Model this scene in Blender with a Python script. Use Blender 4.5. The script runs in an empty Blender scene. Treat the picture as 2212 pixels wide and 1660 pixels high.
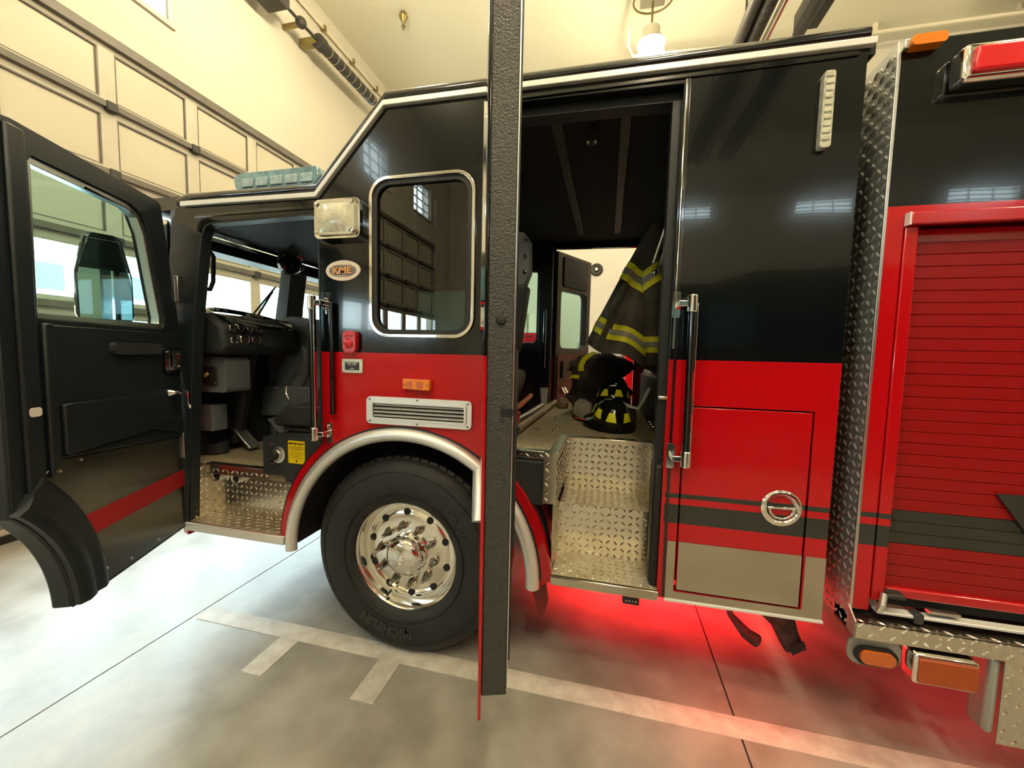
import bpy, bmesh, math, random
from mathutils import Vector, Matrix, noise
from mathutils.geometry import tessellate_polygon
random.seed(7)
PI = math.pi
scene = bpy.context.scene
COL = scene.collection

# ------------------------------------------------------------------ camera
FPX = 859.63
yaw, pit, rol = map(math.radians, (-13.382, -4.247, -1.263))
fw = Vector((math.sin(yaw) * math.cos(pit), math.cos(yaw) * math.cos(pit), math.sin(pit)))
rt = Vector((math.cos(yaw), -math.sin(yaw), 0))
dn = fw.cross(rt)
r2 = rt * math.cos(rol) + dn * math.sin(rol)
d2 = -rt * math.sin(rol) + dn * math.cos(rol)
cam = bpy.data.cameras.new('camera')
cam.sensor_width = 36.0
cam.lens = FPX / 2212 * 36.0
cam.clip_start = 0.02
cam.clip_end = 300
camo = bpy.data.objects.new('camera', cam)
camo.matrix_world = Matrix(((r2.x, -d2.x, -fw.x, 0.0), (r2.y, -d2.y, -fw.y, -1.83), (r2.z, -d2.z, -fw.z, 1.64), (0, 0, 0, 1)))
COL.objects.link(camo)
scene.camera = camo

# ------------------------------------------------------------------ light and exposure
scene.view_settings.view_transform = 'Standard'
scene.view_settings.look = 'None'
scene.view_settings.gamma = 1.0
scene.view_settings.use_curve_mapping = False
scene.view_settings.exposure = 0.0
scene.cycles.use_denoising = True
scene.cycles.use_adaptive_sampling = True
scene.cycles.adaptive_threshold = 0.07
scene.cycles.adaptive_min_samples = 16
scene.cycles.max_bounces = 6
scene.cycles.diffuse_bounces = 2
scene.cycles.glossy_bounces = 3
scene.cycles.transmission_bounces = 4
scene.cycles.transparent_max_bounces = 12
scene.cycles.sample_clamp_indirect = 8.0
scene.cycles.caustics_reflective = False
scene.cycles.caustics_refractive = False
SKY = 21.0        # overcast daylight outside the bay doors
LAMP = 152.0       # globe pendants
LAMP_COL = (1.0, 0.84, 0.55)
RED_W = 40.0      # added red lamps that make the floor glow red
world = bpy.data.worlds.new('overcast_sky')
scene.world = world
world.use_nodes = True
wn = world.node_tree.nodes
wn['Background'].inputs[0].default_value = (0.80, 0.93, 1.0, 1)
wn['Background'].inputs[1].default_value = SKY


def portal(name, loc, rot, sx, sy):
    l = bpy.data.lights.new(name, 'AREA')
    l.shape = 'RECTANGLE'
    l.size, l.size_y = sx, sy
    l.cycles.is_portal = True
    o = bpy.data.objects.new(name, l)
    o.location, o.rotation_euler = loc, rot
    COL.objects.link(o)


# ------------------------------------------------------------------ materials
M = {}


def pm(name, col, rough=0.5, metal=0.0, coat=0.0, var=0.0, vscale=6.0, bump=0.0, bscale=60.0, emit=None, estr=0.0, spec=0.5, col2=None, rvar=0.0, aniso=None):
    m = bpy.data.materials.new(name)
    m.use_nodes = True
    nt = m.node_tree
    b = nt.nodes['Principled BSDF']
    b.inputs['Base Color'].default_value = (*col, 1)
    b.inputs['Roughness'].default_value = rough
    b.inputs['Metallic'].default_value = metal
    b.inputs['Coat Weight'].default_value = coat
    b.inputs['Coat Roughness'].default_value = 0.03
    b.inputs['Specular IOR Level'].default_value = spec
    geo = nt.nodes.new('ShaderNodeNewGeometry')
    if var > 0 or col2 or rvar:
        nz = nt.nodes.new('ShaderNodeTexNoise')
        nz.inputs['Scale'].default_value = vscale
        nz.inputs['Detail'].default_value = 6
        mp = nt.nodes.new('ShaderNodeMapping')
        nt.links.new(geo.outputs['Position'], mp.inputs['Vector'])
        if aniso:
            mp.inputs['Scale'].default_value = aniso
        nt.links.new(mp.outputs['Vector'], nz.inputs['Vector'])
        rp = nt.nodes.new('ShaderNodeValToRGB')
        c2 = col2 if col2 else tuple(min(1, c * (1 + var)) for c in col)
        c1 = col if col2 else tuple(c * (1 - var) for c in col)
        rp.color_ramp.elements[0].position = 0.36
        rp.color_ramp.elements[0].color = (*c1, 1)
        rp.color_ramp.elements[1].position = 0.66
        rp.color_ramp.elements[1].color = (*c2, 1)
        nt.links.new(nz.outputs['Fac'], rp.inputs['Fac'])
        nt.links.new(rp.outputs['Color'], b.inputs['Base Color'])
        if rvar:
            mr = nt.nodes.new('ShaderNodeMapRange')
            mr.inputs['To Min'].default_value = max(0.02, rough - rvar)
            mr.inputs['To Max'].default_value = rough + rvar
            nt.links.new(nz.outputs['Fac'], mr.inputs['Value'])
            nt.links.new(mr.outputs['Result'], b.inputs['Roughness'])
    if bump > 0:
        n2 = nt.nodes.new('ShaderNodeTexNoise')
        n2.inputs['Scale'].default_value = bscale
        n2.inputs['Detail'].default_value = 3
        nt.links.new(geo.outputs['Position'], n2.inputs['Vector'])
        bp = nt.nodes.new('ShaderNodeBump')
        bp.inputs['Strength'].default_value = bump
        bp.inputs['Distance'].default_value = 0.01
        nt.links.new(n2.outputs['Fac'], bp.inputs['Height'])
        nt.links.new(bp.outputs['Normal'], b.inputs['Normal'])
    if emit:
        b.inputs['Emission Color'].default_value = (*emit, 1)
        b.inputs['Emission Strength'].default_value = estr
    M[name] = m
    return m


def glass(name, tint=(0.9, 0.95, 0.93), rough=0.0, refl=1.0):
    m = bpy.data.materials.new(name)
    m.use_nodes = True
    nt = m.node_tree
    nt.nodes.remove(nt.nodes['Principled BSDF'])
    out = nt.nodes['Material Output']
    tr = nt.nodes.new('ShaderNodeBsdfTransparent')
    tr.inputs[0].default_value = (*tint, 1)
    gl = nt.nodes.new('ShaderNodeBsdfGlossy')
    gl.inputs['Roughness'].default_value = rough
    fr = nt.nodes.new('ShaderNodeFresnel')
    fr.inputs[0].default_value = 1.5
    ml = nt.nodes.new('ShaderNodeMath')
    ml.operation = 'MULTIPLY'
    ml.use_clamp = True
    ml.inputs[1].default_value = refl
    gb_ = nt.nodes.new('ShaderNodeNewGeometry')
    iv = nt.nodes.new('ShaderNodeMath')
    iv.operation = 'SUBTRACT'
    iv.inputs[0].default_value = 1.0
    nt.links.new(gb_.outputs['Backfacing'], iv.inputs[1])
    fm = nt.nodes.new('ShaderNodeMath')
    fm.operation = 'MULTIPLY'
    nt.links.new(fr.outputs[0], fm.inputs[0])
    nt.links.new(iv.outputs[0], fm.inputs[1])
    nt.links.new(fm.outputs[0], ml.inputs[0])
    mx = nt.nodes.new('ShaderNodeMixShader')
    nt.links.new(ml.outputs[0], mx.inputs[0])
    nt.links.new(tr.outputs[0], mx.inputs[1])
    nt.links.new(gl.outputs[0], mx.inputs[2])
    nt.links.new(mx.outputs[0], out.inputs['Surface'])
    M[name] = m
    return m


def paint_material():
    """Two-tone livery: black above the waist line, red below, two charcoal stripes."""
    m = bpy.data.materials.new('livery_paint')
    m.use_nodes = True
    nt = m.node_tree
    b = nt.nodes['Principled BSDF']
    geo = nt.nodes.new('ShaderNodeNewGeometry')
    sp = nt.nodes.new('ShaderNodeSeparateXYZ')
    nt.links.new(geo.outputs['Position'], sp.inputs[0])

    def cmp(op, src, v):
        n = nt.nodes.new('ShaderNodeMath')
        n.operation = op
        nt.links.new(src, n.inputs[0])
        if isinstance(v, float):
            n.inputs[1].default_value = v
        else:
            nt.links.new(v, n.inputs[1])
        return n.outputs[0]
    z, x = sp.outputs['Z'], sp.outputs['X']
    # the waist line steps up on the rescue body behind the cab
    body = cmp('GREATER_THAN', x, 0.95)
    lim = cmp('ADD', cmp('MULTIPLY', body, 0.593), 1.633)
    black = cmp('GREATER_THAN', z, lim)
    s1 = cmp('MULTIPLY', cmp('GREATER_THAN', z, 1.026), cmp('LESS_THAN', z, 1.047))
    s2 = cmp('MULTIPLY', cmp('GREATER_THAN', z, 0.913), cmp('LESS_THAN', z, 0.998))
    st = cmp('MULTIPLY', cmp('MAXIMUM', s1, s2), cmp('GREATER_THAN', x, 0.27))

    def mix(fac, a, c):
        n = nt.nodes.new('ShaderNodeMix')
        n.data_type = 'RGBA'
        nt.links.new(fac, n.inputs[0])
        for sock, v in ((n.inputs[6], a), (n.inputs[7], c)):
            if isinstance(v, tuple):
                sock.default_value = v
            else:
                nt.links.new(v, sock)
        return n.outputs[2]
    c = mix(st, (0.50, 0.004, 0.008, 1), (0.030, 0.033, 0.028, 1))
    c = mix(black, c, (0.003, 0.0048, 0.006, 1))
    nt.links.new(c, b.inputs['Base Color'])
    b.inputs['Roughness'].default_value = 0.12
    b.inputs['Specular IOR Level'].default_value = 0.42
    b.inputs['Coat Weight'].default_value = 0.32
    b.inputs['Coat Roughness'].default_value = 0.02
    nz = nt.nodes.new('ShaderNodeTexNoise')
    nz.inputs['Scale'].default_value = 3.0
    nz.inputs['Detail'].default_value = 0
    nt.links.new(geo.outputs['Position'], nz.inputs['Vector'])
    bp = nt.nodes.new('ShaderNodeBump')
    bp.inputs['Strength'].default_value = 0.03
    bp.inputs['Distance'].default_value = 0.05
    nt.links.new(nz.outputs['Fac'], bp.inputs['Height'])
    nt.links.new(bp.outputs['Normal'], b.inputs['Normal'])
    nt.links.new(bp.outputs['Normal'], b.inputs['Coat Normal'])
    M['paint'] = m


paint_material()
pm('wall', (0.70, 0.66, 0.55), 0.6, var=0.03, vscale=1.5, bump=0.06, bscale=25)
wf = pm('block_wall', (0.70, 0.66, 0.55), 0.6, bump=0.05, bscale=25)
nt_ = wf.node_tree
bk_ = nt_.nodes.new('ShaderNodeTexBrick')
gg = nt_.nodes.new('ShaderNodeNewGeometry')
ss = nt_.nodes.new('ShaderNodeSeparateXYZ')
cc = nt_.nodes.new('ShaderNodeCombineXYZ')
nt_.links.new(gg.outputs['Position'], ss.inputs[0])
nt_.links.new(ss.outputs['Y'], cc.inputs[0])
nt_.links.new(ss.outputs['Z'], cc.inputs[1])
nt_.links.new(cc.outputs[0], bk_.inputs['Vector'])
bk_.inputs['Color1'].default_value = (0.70, 0.66, 0.55, 1)
bk_.inputs['Color2'].default_value = (0.685, 0.645, 0.535, 1)
bk_.inputs['Mortar'].default_value = (0.655, 0.612, 0.495, 1)
bk_.inputs['Scale'].default_value = 1.0
bk_.inputs['Mortar Size'].default_value = 0.006
bk_.inputs['Brick Width'].default_value = 0.60
bk_.inputs['Row Height'].default_value = 0.30
nt_.links.new(bk_.outputs['Color'], nt_.nodes['Principled BSDF'].inputs['Base Color'])
pm('ceiling', (0.90, 0.86, 0.67), 0.7, var=0.02, vscale=0.6)
pm('concrete', (0.265, 0.250, 0.210), 0.34, col2=(0.405, 0.39, 0.34), vscale=3.4, bump=0.05, bscale=90, rvar=0.12)
pm('joint', (0.03, 0.028, 0.025), 0.9)
pm('line_paint', (0.56, 0.52, 0.45), 0.5, col2=(0.70, 0.67, 0.60), vscale=14, bump=0.05, bscale=120)
pm('door_panel', (0.63, 0.59, 0.46), 0.45, var=0.02, vscale=2)
pm('door_frame', (0.60, 0.56, 0.45), 0.5, var=0.04, vscale=9)
pm('door_strut', (0.16, 0.145, 0.12), 0.5, var=0.1, vscale=9)
pm('dark_iron', (0.035, 0.033, 0.03), 0.5, var=0.2, vscale=14)
pm('cream_enamel', (0.80, 0.74, 0.56), 0.45)
pm('brass', (0.30, 0.24, 0.10), 0.4, metal=0.8)
pm('globe', (1, 1, 1), 0.3, emit=LAMP_COL, estr=LAMP)
pm('black_gloss', (0.006, 0.007, 0.008), 0.14, coat=0.8)
pm('black_trim', (0.009, 0.0145, 0.018), 0.42, bump=0.03, bscale=200)
pm('black_texture', (0.045, 0.044, 0.040), 0.45, bump=0.55, bscale=150)
pm('black_rubber', (0.012, 0.012, 0.012), 0.62, bump=0.05, bscale=90)
pm('liner', (0.010, 0.010, 0.011), 0.8)
pm('cabin_black', (0.022, 0.027, 0.030), 0.62, bump=0.08, bscale=220)
pm('cabin_grey', (0.13, 0.15, 0.16), 0.55, bump=0.10, bscale=220, var=0.08, vscale=5)
pm('headliner', (0.010, 0.010, 0.010), 0.8)
pm('rib', (0.050, 0.046, 0.040), 0.5)
pm('carpet', (0.29, 0.245, 0.155), 0.9, var=0.22, vscale=30, bump=0.35, bscale=260)
pm('tyre', (0.012, 0.012, 0.0115), 0.62, var=0.25, vscale=10, bump=0.06, bscale=160)
pm('tyre_letter', (0.034, 0.034, 0.032), 0.55)
pm('polished', (0.90, 0.87, 0.80), 0.13, metal=1.0, rvar=0.05, vscale=8)
pm('chrome_dark', (0.50, 0.47, 0.42), 0.10, metal=1.0)
pm('chrome', (0.90, 0.90, 0.88), 0.06, metal=1.0)
pm('brushed', (0.72, 0.72, 0.70), 0.32, metal=1.0, rvar=0.06, vscale=30)
pm('satin_alu', (0.84, 0.84, 0.81), 0.42, metal=0.75, rvar=0.05, vscale=20)
pm('satin_white', (0.82, 0.82, 0.79), 0.35, metal=0.2)
pm('tread', (0.78, 0.74, 0.64), 0.24, metal=1.0, rvar=0.08, vscale=18)
pm('tread_worn', (0.66, 0.58, 0.42), 0.38, metal=0.85, rvar=0.10, vscale=14, col2=(0.80, 0.74, 0.60))
pm('tread_dark', (0.40, 0.41, 0.37), 0.46, metal=0.7, rvar=0.06, vscale=18)
pm('lug_bright', (0.62, 0.63, 0.58), 0.40, metal=0.75)
pm('stainless', (0.60, 0.55, 0.46), 0.17, metal=1.0, rvar=0.03, vscale=10, aniso=(0.5, 1, 20))
pm('door_steel', (0.19, 0.18, 0.16), 0.26, metal=0.9, rvar=0.05, vscale=3)
pm('red_paint', (0.50, 0.004, 0.008), 0.16, coat=0.8)
pm('red_slat', (0.29, 0.002, 0.003), 0.36)
pm('stripe_slat', (0.034, 0.036, 0.028), 0.34)
pm('red_dull', (0.17, 0.010, 0.010), 0.35)
pm('reflect_red', (0.42, 0.006, 0.012), 0.5)
pm('red_lens', (0.55, 0.012, 0.018), 0.12, coat=0.6, bump=0.25, bscale=90)
pm('red_lens_lit', (0.70, 0.008, 0.014), 0.2, coat=0.6, emit=(1, 0.01, 0.02), estr=0.06)
pm('amber_lens', (0.85, 0.22, 0.0), 0.22, coat=0.2, bump=0.25, bscale=120)
pm('amber_side', (0.60, 0.13, 0.02), 0.16, coat=0.5, bump=0.2, bscale=120)
pm('orange_reflector', (0.42, 0.075, 0.012), 0.4, bump=0.3, bscale=400)
pm('clear_lens', (0.62, 0.60, 0.46), 0.18, coat=0.5, var=0.15, vscale=30, bump=0.3, bscale=60)
pm('blue_lens', (0.16, 0.30, 0.36), 0.12, coat=0.7, var=0.25, vscale=25)
pm('bar_cell', (0.32, 0.45, 0.50), 0.15, coat=0.6, var=0.2, vscale=40)
pm('led_strip', (0.55, 0.55, 0.45), 0.2, coat=0.6, var=0.25, vscale=60)
pm('yellow_label', (0.90, 0.66, 0.0), 0.5)
pm('ink', (0.02, 0.015, 0.008), 0.6)
pm('ink_brown', (0.40, 0.24, 0.02), 0.6)
pm('badge_cream', (0.80, 0.68, 0.55), 0.35)
pm('badge_black', (0.02, 0.02, 0.02), 0.4)
pm('badge_orange', (0.80, 0.36, 0.12), 0.35)
pm('plate_cream', (0.62, 0.58, 0.44), 0.3, metal=0.6)
pm('white_plastic', (0.80, 0.76, 0.70), 0.4)
pm('blue_plastic', (0.04, 0.22, 0.45), 0.4)
pm('yellow_key', (0.85, 0.55, 0.12), 0.4)
pm('coat_cloth', (0.085, 0.075, 0.060), 0.9, var=0.25, vscale=9, bump=0.3, bscale=180)
pm('gear_cloth', (0.085, 0.077, 0.062), 0.9, var=0.3, vscale=9, bump=0.3, bscale=180)
pm('hi_vis', (0.97, 0.93, 0.03), 0.45, bump=0.1, bscale=220)
pm('silver_tape', (0.36, 0.34, 0.28), 0.45)
pm('helmet_shell', (0.008, 0.008, 0.008), 0.14, coat=0.6)
pm('leather', (0.040, 0.022, 0.014), 0.6, bump=0.2, bscale=160)
pm('grey_cloth', (0.26, 0.23, 0.18), 0.9, bump=0.3, bscale=120)
pm('seat_brown', (0.055, 0.032, 0.026), 0.38, bump=0.06, bscale=200)
pm('tan_boot', (0.42, 0.33, 0.20), 0.8, bump=0.2, bscale=100)
pm('wood_handle', (0.36, 0.30, 0.19), 0.4, var=0.3, vscale=20)
pm('orange_handle', (0.55, 0.10, 0.03), 0.5)
pm('strap_white', (0.62, 0.66, 0.66), 0.6)
pm('exhaust', (0.055, 0.050, 0.045), 0.6, metal=0.6, var=0.4, vscale=20)
pm('locker', (0.42, 0.40, 0.34), 0.5)
pm('concrete_out', (0.45, 0.45, 0.44), 0.8, var=0.1, vscale=0.5)
pm('building_pale', (0.74, 0.78, 0.80), 0.7, var=0.05, vscale=0.3)
pm('building_orange', (0.62, 0.28, 0.13), 0.8, var=0.1, vscale=0.6)
pm('building_glass', (0.05, 0.12, 0.15), 0.1, spec=0.8)
pm('bark', (0.16, 0.12, 0.09), 0.9, var=0.2, vscale=10)
glass('pane', (0.93, 0.97, 0.96))
glass('door_glass', (0.72, 0.89, 0.90))
glass('side_glass', (0.20, 0.25, 0.25), refl=2.2)
glass('visor', (0.75, 0.72, 0.55))
pm('mirror', (0.85, 0.85, 0.85), 0.02, metal=1.0)


# ------------------------------------------------------------------ mesh helpers
class MB:
    def __init__(s):
        s.v, s.f = [], []

    def add(s, vs, fs):
        n = len(s.v)
        s.v += [Vector(v) for v in vs]
        s.f += [tuple(i + n for i in f) for f in fs]
        return s

    def box(s, x0, x1, y0, y1, z0, z1):
        return s.add([(x0, y0, z0), (x1, y0, z0), (x1, y1, z0), (x0, y1, z0), (x0, y0, z1), (x1, y0, z1), (x1, y1, z1), (x0, y1, z1)],
                     [(0, 3, 2, 1), (4, 5, 6, 7), (0, 1, 5, 4), (1, 2, 6, 5), (2, 3, 7, 6), (3, 0, 4, 7)])

    def prism(s, outline, t0, t1, plane='xz', holes=()):
        def mp(a, b, t):
            return {'xz': (a, t, b), 'yz': (t, a, b), 'xy': (a, b, t)}[plane]
        loops = [outline] + list(holes)
        flat = [p for l in loops for p in l]
        tris = tessellate_polygon([[Vector((p[0], p[1], 0)) for p in l] for l in loops])
        n = len(flat)
        vs = [mp(p[0], p[1], t0) for p in flat] + [mp(p[0], p[1], t1) for p in flat]
        fs = [tuple(t) for t in tris] + [tuple(i + n for i in reversed(t)) for t in tris]
        k = 0
        for l in loops:
            for i in range(len(l)):
                a, b = k + i, k + (i + 1) % len(l)
                fs.append((a, b, b + n, a + n))
            k += len(l)
        return s.add(vs, fs)

    def tube(s, path, r, seg=10, caps=True):
        P = [Vector(p) for p in path]
        N = len(P)
        rr = r if isinstance(r, (list, tuple)) else [r] * N
        vs, fs = [], []
        up = None
        for i in range(N):
            t = (P[min(i + 1, N - 1)] - P[max(i - 1, 0)])
            t.normalize()
            if up is None:
                up = Vector((0, 0, 1)) if abs(t.z) < 0.9 else Vector((1, 0, 0))
            a = t.cross(up)
            if a.length < 1e-5:
                a = t.cross(Vector((0, 1, 0)))
            a.normalize()
            b = a.cross(t)
            up = b
            for k in range(seg):
                q = 2 * PI * k / seg
                vs.append(P[i] + (a * math.cos(q) + b * math.sin(q)) * rr[i])
        for i in range(N - 1):
            for k in range(seg):
                fs.append((i * seg + k, i * seg + (k + 1) % seg, (i + 1) * seg + (k + 1) % seg, (i + 1) * seg + k))
        if caps:
            fs.append(tuple(range(seg - 1, -1, -1)))
            fs.append(tuple((N - 1) * seg + k for k in range(seg)))
        return s.add(vs, fs)

    def lathe(s, prof, origin=(0, 0, 0), axis='y', seg=48, a0=0.0, a1=2 * PI):
        """prof: (r, h); axis y means h runs along +y and the circle lies in xz."""
        full = abs(a1 - a0 - 2 * PI) < 1e-6
        n = seg if full else seg + 1
        o = Vector(origin)
        vs, fs = [], []
        for (r, h) in prof:
            for k in range(n):
                q = a0 + (a1 - a0) * k / seg
                c, d = r * math.cos(q), r * math.sin(q)
                p = {'y': (c, h, d), 'z': (c, d, h), 'x': (h, c, d)}[axis]
                vs.append(o + Vector(p))
        for i in range(len(prof) - 1):
            for k in range(seg):
                k2 = (k + 1) % n
                fs.append((i * n + k, i * n + k2, (i + 1) * n + k2, (i + 1) * n + k))
        return s.add(vs, fs)

    def sphere(s, c, rx, ry=None, rz=None, seg=20, rings=12):
        ry, rz = ry or rx, rz or rx
        vs, fs = [], []
        for i in range(1, rings):
            a = PI * i / rings
            for k in range(seg):
                q = 2 * PI * k / seg
                vs.append((c[0] + rx * math.sin(a) * math.cos(q), c[1] + ry * math.sin(a) * math.sin(q), c[2] + rz * math.cos(a)))
        t, b = len(vs), len(vs) + 1
        vs += [(c[0], c[1], c[2] + rz), (c[0], c[1], c[2] - rz)]
        for i in range(rings - 2):
            for k in range(seg):
                fs.append((i * seg + k, i * seg + (k + 1) % seg, (i + 1) * seg + (k + 1) % seg, (i + 1) * seg + k))
        for k in range(seg):
            fs.append((t, (k + 1) % seg, k))
            fs.append((b, (rings - 2) * seg + k, (rings - 2) * seg + (k + 1) % seg))
        return s.add(vs, fs)

    def xf(s, mat):
        s.v = [mat @ v for v in s.v]
        return s

    def build(s, name, mat, parent=None, bevel=0.0, seg=2, sharp=35, solid=0.0, recalc=True):
        xs = [v.x for v in s.v]
        ys = [v.y for v in s.v]
        zs = [v.z for v in s.v]
        c = Vector(((min(xs) + max(xs)) / 2, (min(ys) + max(ys)) / 2, min(zs)))
        me = bpy.data.meshes.new(name)
        me.from_pydata([v - c for v in s.v], [], s.f)
        if recalc:
            bm = bmesh.new()
            bm.from_mesh(me)
            bmesh.ops.recalc_face_normals(bm, faces=bm.faces)
            bm.to_mesh(me)
            bm.free()
        me.materials.append(M[mat] if isinstance(mat, str) else mat)
        me.polygons.foreach_set('use_smooth', [True] * len(me.polygons))
        me.set_sharp_from_angle(angle=math.radians(sharp))
        o = bpy.data.objects.new(name, me)
        COL.objects.link(o)
        o.location = c
        if parent is not None:
            attach(o, parent)
        if bevel > 0:
            b = o.modifiers.new('bevel', 'BEVEL')
            b.width = bevel
            b.segments = seg
            b.limit_method = 'ANGLE'
            b.angle_limit = math.radians(40)
            b.harden_normals = False
        if solid:
            sm = o.modifiers.new('solid', 'SOLIDIFY')
            sm.thickness = solid
        return o


WORLD_LOC = {}


def wloc(o):
    p = Vector(o.location)
    q = o.parent
    while q is not None:
        p = p + Vector(q.location)
        q = q.parent
    return p


def attach(o, parent):
    """Parent without moving: parents are never rotated, so locations just add up."""
    while parent.parent is not None and parent.parent.parent is not None:   # never a fourth level
        parent = parent.parent
    p = wloc(o)
    o.parent = parent
    o.location = p - wloc(parent)


def tag(o, label, cat, group=None):
    o['label'] = label
    o['category'] = cat
    if group:
        o['group'] = group
    return o


def thing(name, label, cat, loc, group=None):
    o = bpy.data.objects.new(name, None)
    COL.objects.link(o)
    o.location = loc
    o.empty_display_size = 0.1
    return tag(o, label, cat, group)


def struct(o):
    o['kind'] = 'structure'
    return o


def box(name, mat, parent, x0, x1, y0, y1, z0, z1, bevel=0.0, seg=2):
    return MB().box(x0, x1, y0, y1, z0, z1).build(name, mat, parent, bevel, seg)


def clone(o, loc, parent=None):
    """Copy of a part that shares mesh data, placed by world location."""
    c = o.copy()
    COL.objects.link(c)
    c.parent = parent
    c.location = Vector(loc) - (wloc(parent) if parent else Vector())
    return c


def rrect(x0, x1, z0, z1, r, n=6):
    pts = []
    for (cx, cz, a) in ((x1 - r, z0 + r, -PI / 2), (x1 - r, z1 - r, 0), (x0 + r, z1 - r, PI / 2), (x0 + r, z0 + r, PI)):
        for i in range(n + 1):
            q = a + PI / 2 * i / n
            pts.append((cx + r * math.cos(q), cz + r * math.sin(q)))
    return pts


def arcpts(cx, cz, r, a0, a1, n):
    return [(cx + r * math.cos(a0 + (a1 - a0) * i / n), cz + r * math.sin(a0 + (a1 - a0) * i / n)) for i in range(n + 1)]


def text_mesh(body, size, extrude=0.001, align='CENTER', bold=0.0):
    cu = bpy.data.curves.new('t', 'FONT')
    cu.body = body
    cu.size = size
    cu.extrude = extrude
    cu.offset = bold
    cu.align_x = align
    cu.align_y = 'CENTER'
    o = bpy.data.objects.new('t', cu)
    COL.objects.link(o)
    dg = bpy.context.evaluated_depsgraph_get()
    me = bpy.data.meshes.new_from_object(o.evaluated_get(dg))
    mb = MB()
    mb.v = [v.co.copy() for v in me.vertices]
    mb.f = [tuple(p.vertices) for p in me.polygons]
    bpy.data.objects.remove(o)
    bpy.data.curves.remove(cu)
    bpy.data.meshes.remove(me)
    return mb


# text drawn in local xy -> world on a wall facing -y
FACE_Y = Matrix(((1, 0, 0, 0), (0, 0, -1, 0), (0, 1, 0, 0), (0, 0, 0, 1)))


def lug(mb, o, u, v, n, ang, L=0.031, Wd=0.0105, Hh=0.0030):
    a = u * math.cos(ang) + v * math.sin(ang)
    b = -u * math.sin(ang) + v * math.cos(ang)
    P = [o - a * L / 2, o - a * L / 5 - b * Wd / 2, o + a * L / 5 - b * Wd / 2, o + a * L / 2, o + a * L / 5 + b * Wd / 2, o - a * L / 5 + b * Wd / 2]
    T = [o - a * L / 4 + n * Hh, o + n * Hh * 1.15, o + a * L / 4 + n * Hh]
    k = len(mb.v)
    mb.v += P + T
    mb.f += [tuple(k + i for i in f) for f in ((0, 1, 6), (1, 2, 7, 6), (2, 8, 7), (2, 3, 8), (3, 4, 8), (4, 5, 6, 7), (4, 7, 8), (5, 0, 6))]


def tread(name, parent, o, u, v, n, su, sv, mat='tread', th=0.004, pitch=0.036, mask=None, bevel=0.0):
    """Chequer plate: a sheet with raised diamond lugs on its n side."""
    o, u, v, n = Vector(o), Vector(u), Vector(v), Vector(n)
    mb = MB()
    q = [o, o + u * su, o + u * su + v * sv, o + v * sv]
    mb.add(q + [p - n * th for p in q], [(0, 1, 2, 3), (4, 7, 6, 5), (0, 4, 5, 1), (1, 5, 6, 2), (2, 6, 7, 3), (3, 7, 4, 0)])
    pl = mb.build(name, mat, parent, bevel)
    lb = MB()
    i = 0
    a = pitch * 0.5
    while a < su - pitch * 0.3:
        j = 0
        b = pitch * 0.5
        while b < sv - pitch * 0.3:
            if mask is None or mask(a, b):
                lug(lb, o + u * a + v * b, u, v, n, PI / 4 if (i + j) % 2 else -PI / 4)
            b += pitch
            j += 1
        a += pitch
        i += 1
    if lb.v:
        l = lb.build('diamond_lugs', mat, pl, sharp=50)
        l['kind'] = 'stuff'
    return pl


def ring_strip(mb, cx, cz, r0, r1, a0, a1, n, prof):
    """Sweep profile [(t 0..1 across r0..r1, y)] along an arc in the xz plane."""
    k = len(prof)
    vs, fs = [], []
    for i in range(n + 1):
        a = a0 + (a1 - a0) * i / n
        for (t, y) in prof:
            r = r0 + (r1 - r0) * t
            vs.append((cx + r * math.cos(a), y, cz + r * math.sin(a)))
    for i in range(n):
        for j in range(k - 1):
            fs.append((i * k + j, i * k + j + 1, (i + 1) * k + j + 1, (i + 1) * k + j))
    fs.append(tuple(range(k)))
    fs.append(tuple(n * k + j for j in range(k - 1, -1, -1)))
    return mb.add(vs, fs)


def frame_ring(outer, inner, t0, t1, plane='xz'):
    return MB().prism(outer, t0, t1, plane, [inner])


# ================================================================== THE SETTING
XF = -4.725          # inner face of the front wall with the bay doors
YB, YF = -9.6, 6.7   # side walls
XR = 13.0
ZC = 7.15

# floor: slabs with open saw-cut joints
fl = struct(box('floor', 'joint', None, XF - 0.3, XR + .3, YB - .3, YF + .3, -0.16, -0.012))
xs = [XF - 0.3, -2.4, 0.63, 3.66, 6.7, 9.73, XR + .3]
ys = [YB - .3, -5.2, YF + .3]
for i in range(len(xs) - 1):
    for j in range(len(ys) - 1):
        box('slab', 'concrete', fl, xs[i] + .004, xs[i + 1] - .004, ys[j] + .004, ys[j + 1] - .004, -0.10, 0.0)
mk = struct(box('trim_1', 'line_paint', None, -2.362, 7.0, -0.031, 0.083, 0.0, 0.0022))
for k in range(12):
    xx = -1.755 + k * 0.632
    box('tick', 'line_paint', mk, xx, xx + 0.122, -0.285, -0.0315, 0.0, 0.0022)
    if k == 1:
        break

# ceiling and plain walls
struct(box('ceiling', 'ceiling', None, XF - .3, XR + .3, YB - .3, YF + .3, ZC, ZC + .15))
struct(box('wall_far', 'wall', None, XF - .3, XR + .3, YF, YF + .25, 0, ZC))
struct(box('wall_end', 'wall', None, XR, XR + .25, YB, YF, 0, ZC))

# front wall (towards the street) with two bay doors and clerestory windows
bays = [(-0.45, 5.15), (-8.45, -2.85)]
clere = [(0.78, 1.745), (5.25, 6.21), (-6.21, -5.25), (-8.23, -7.27), (-2.2, -1.24)]
ZD = 4.56


def rect(a0, a1, b0, b1):
    return [(a0, b0), (a1, b0), (a1, b1), (a0, b1)]


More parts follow.
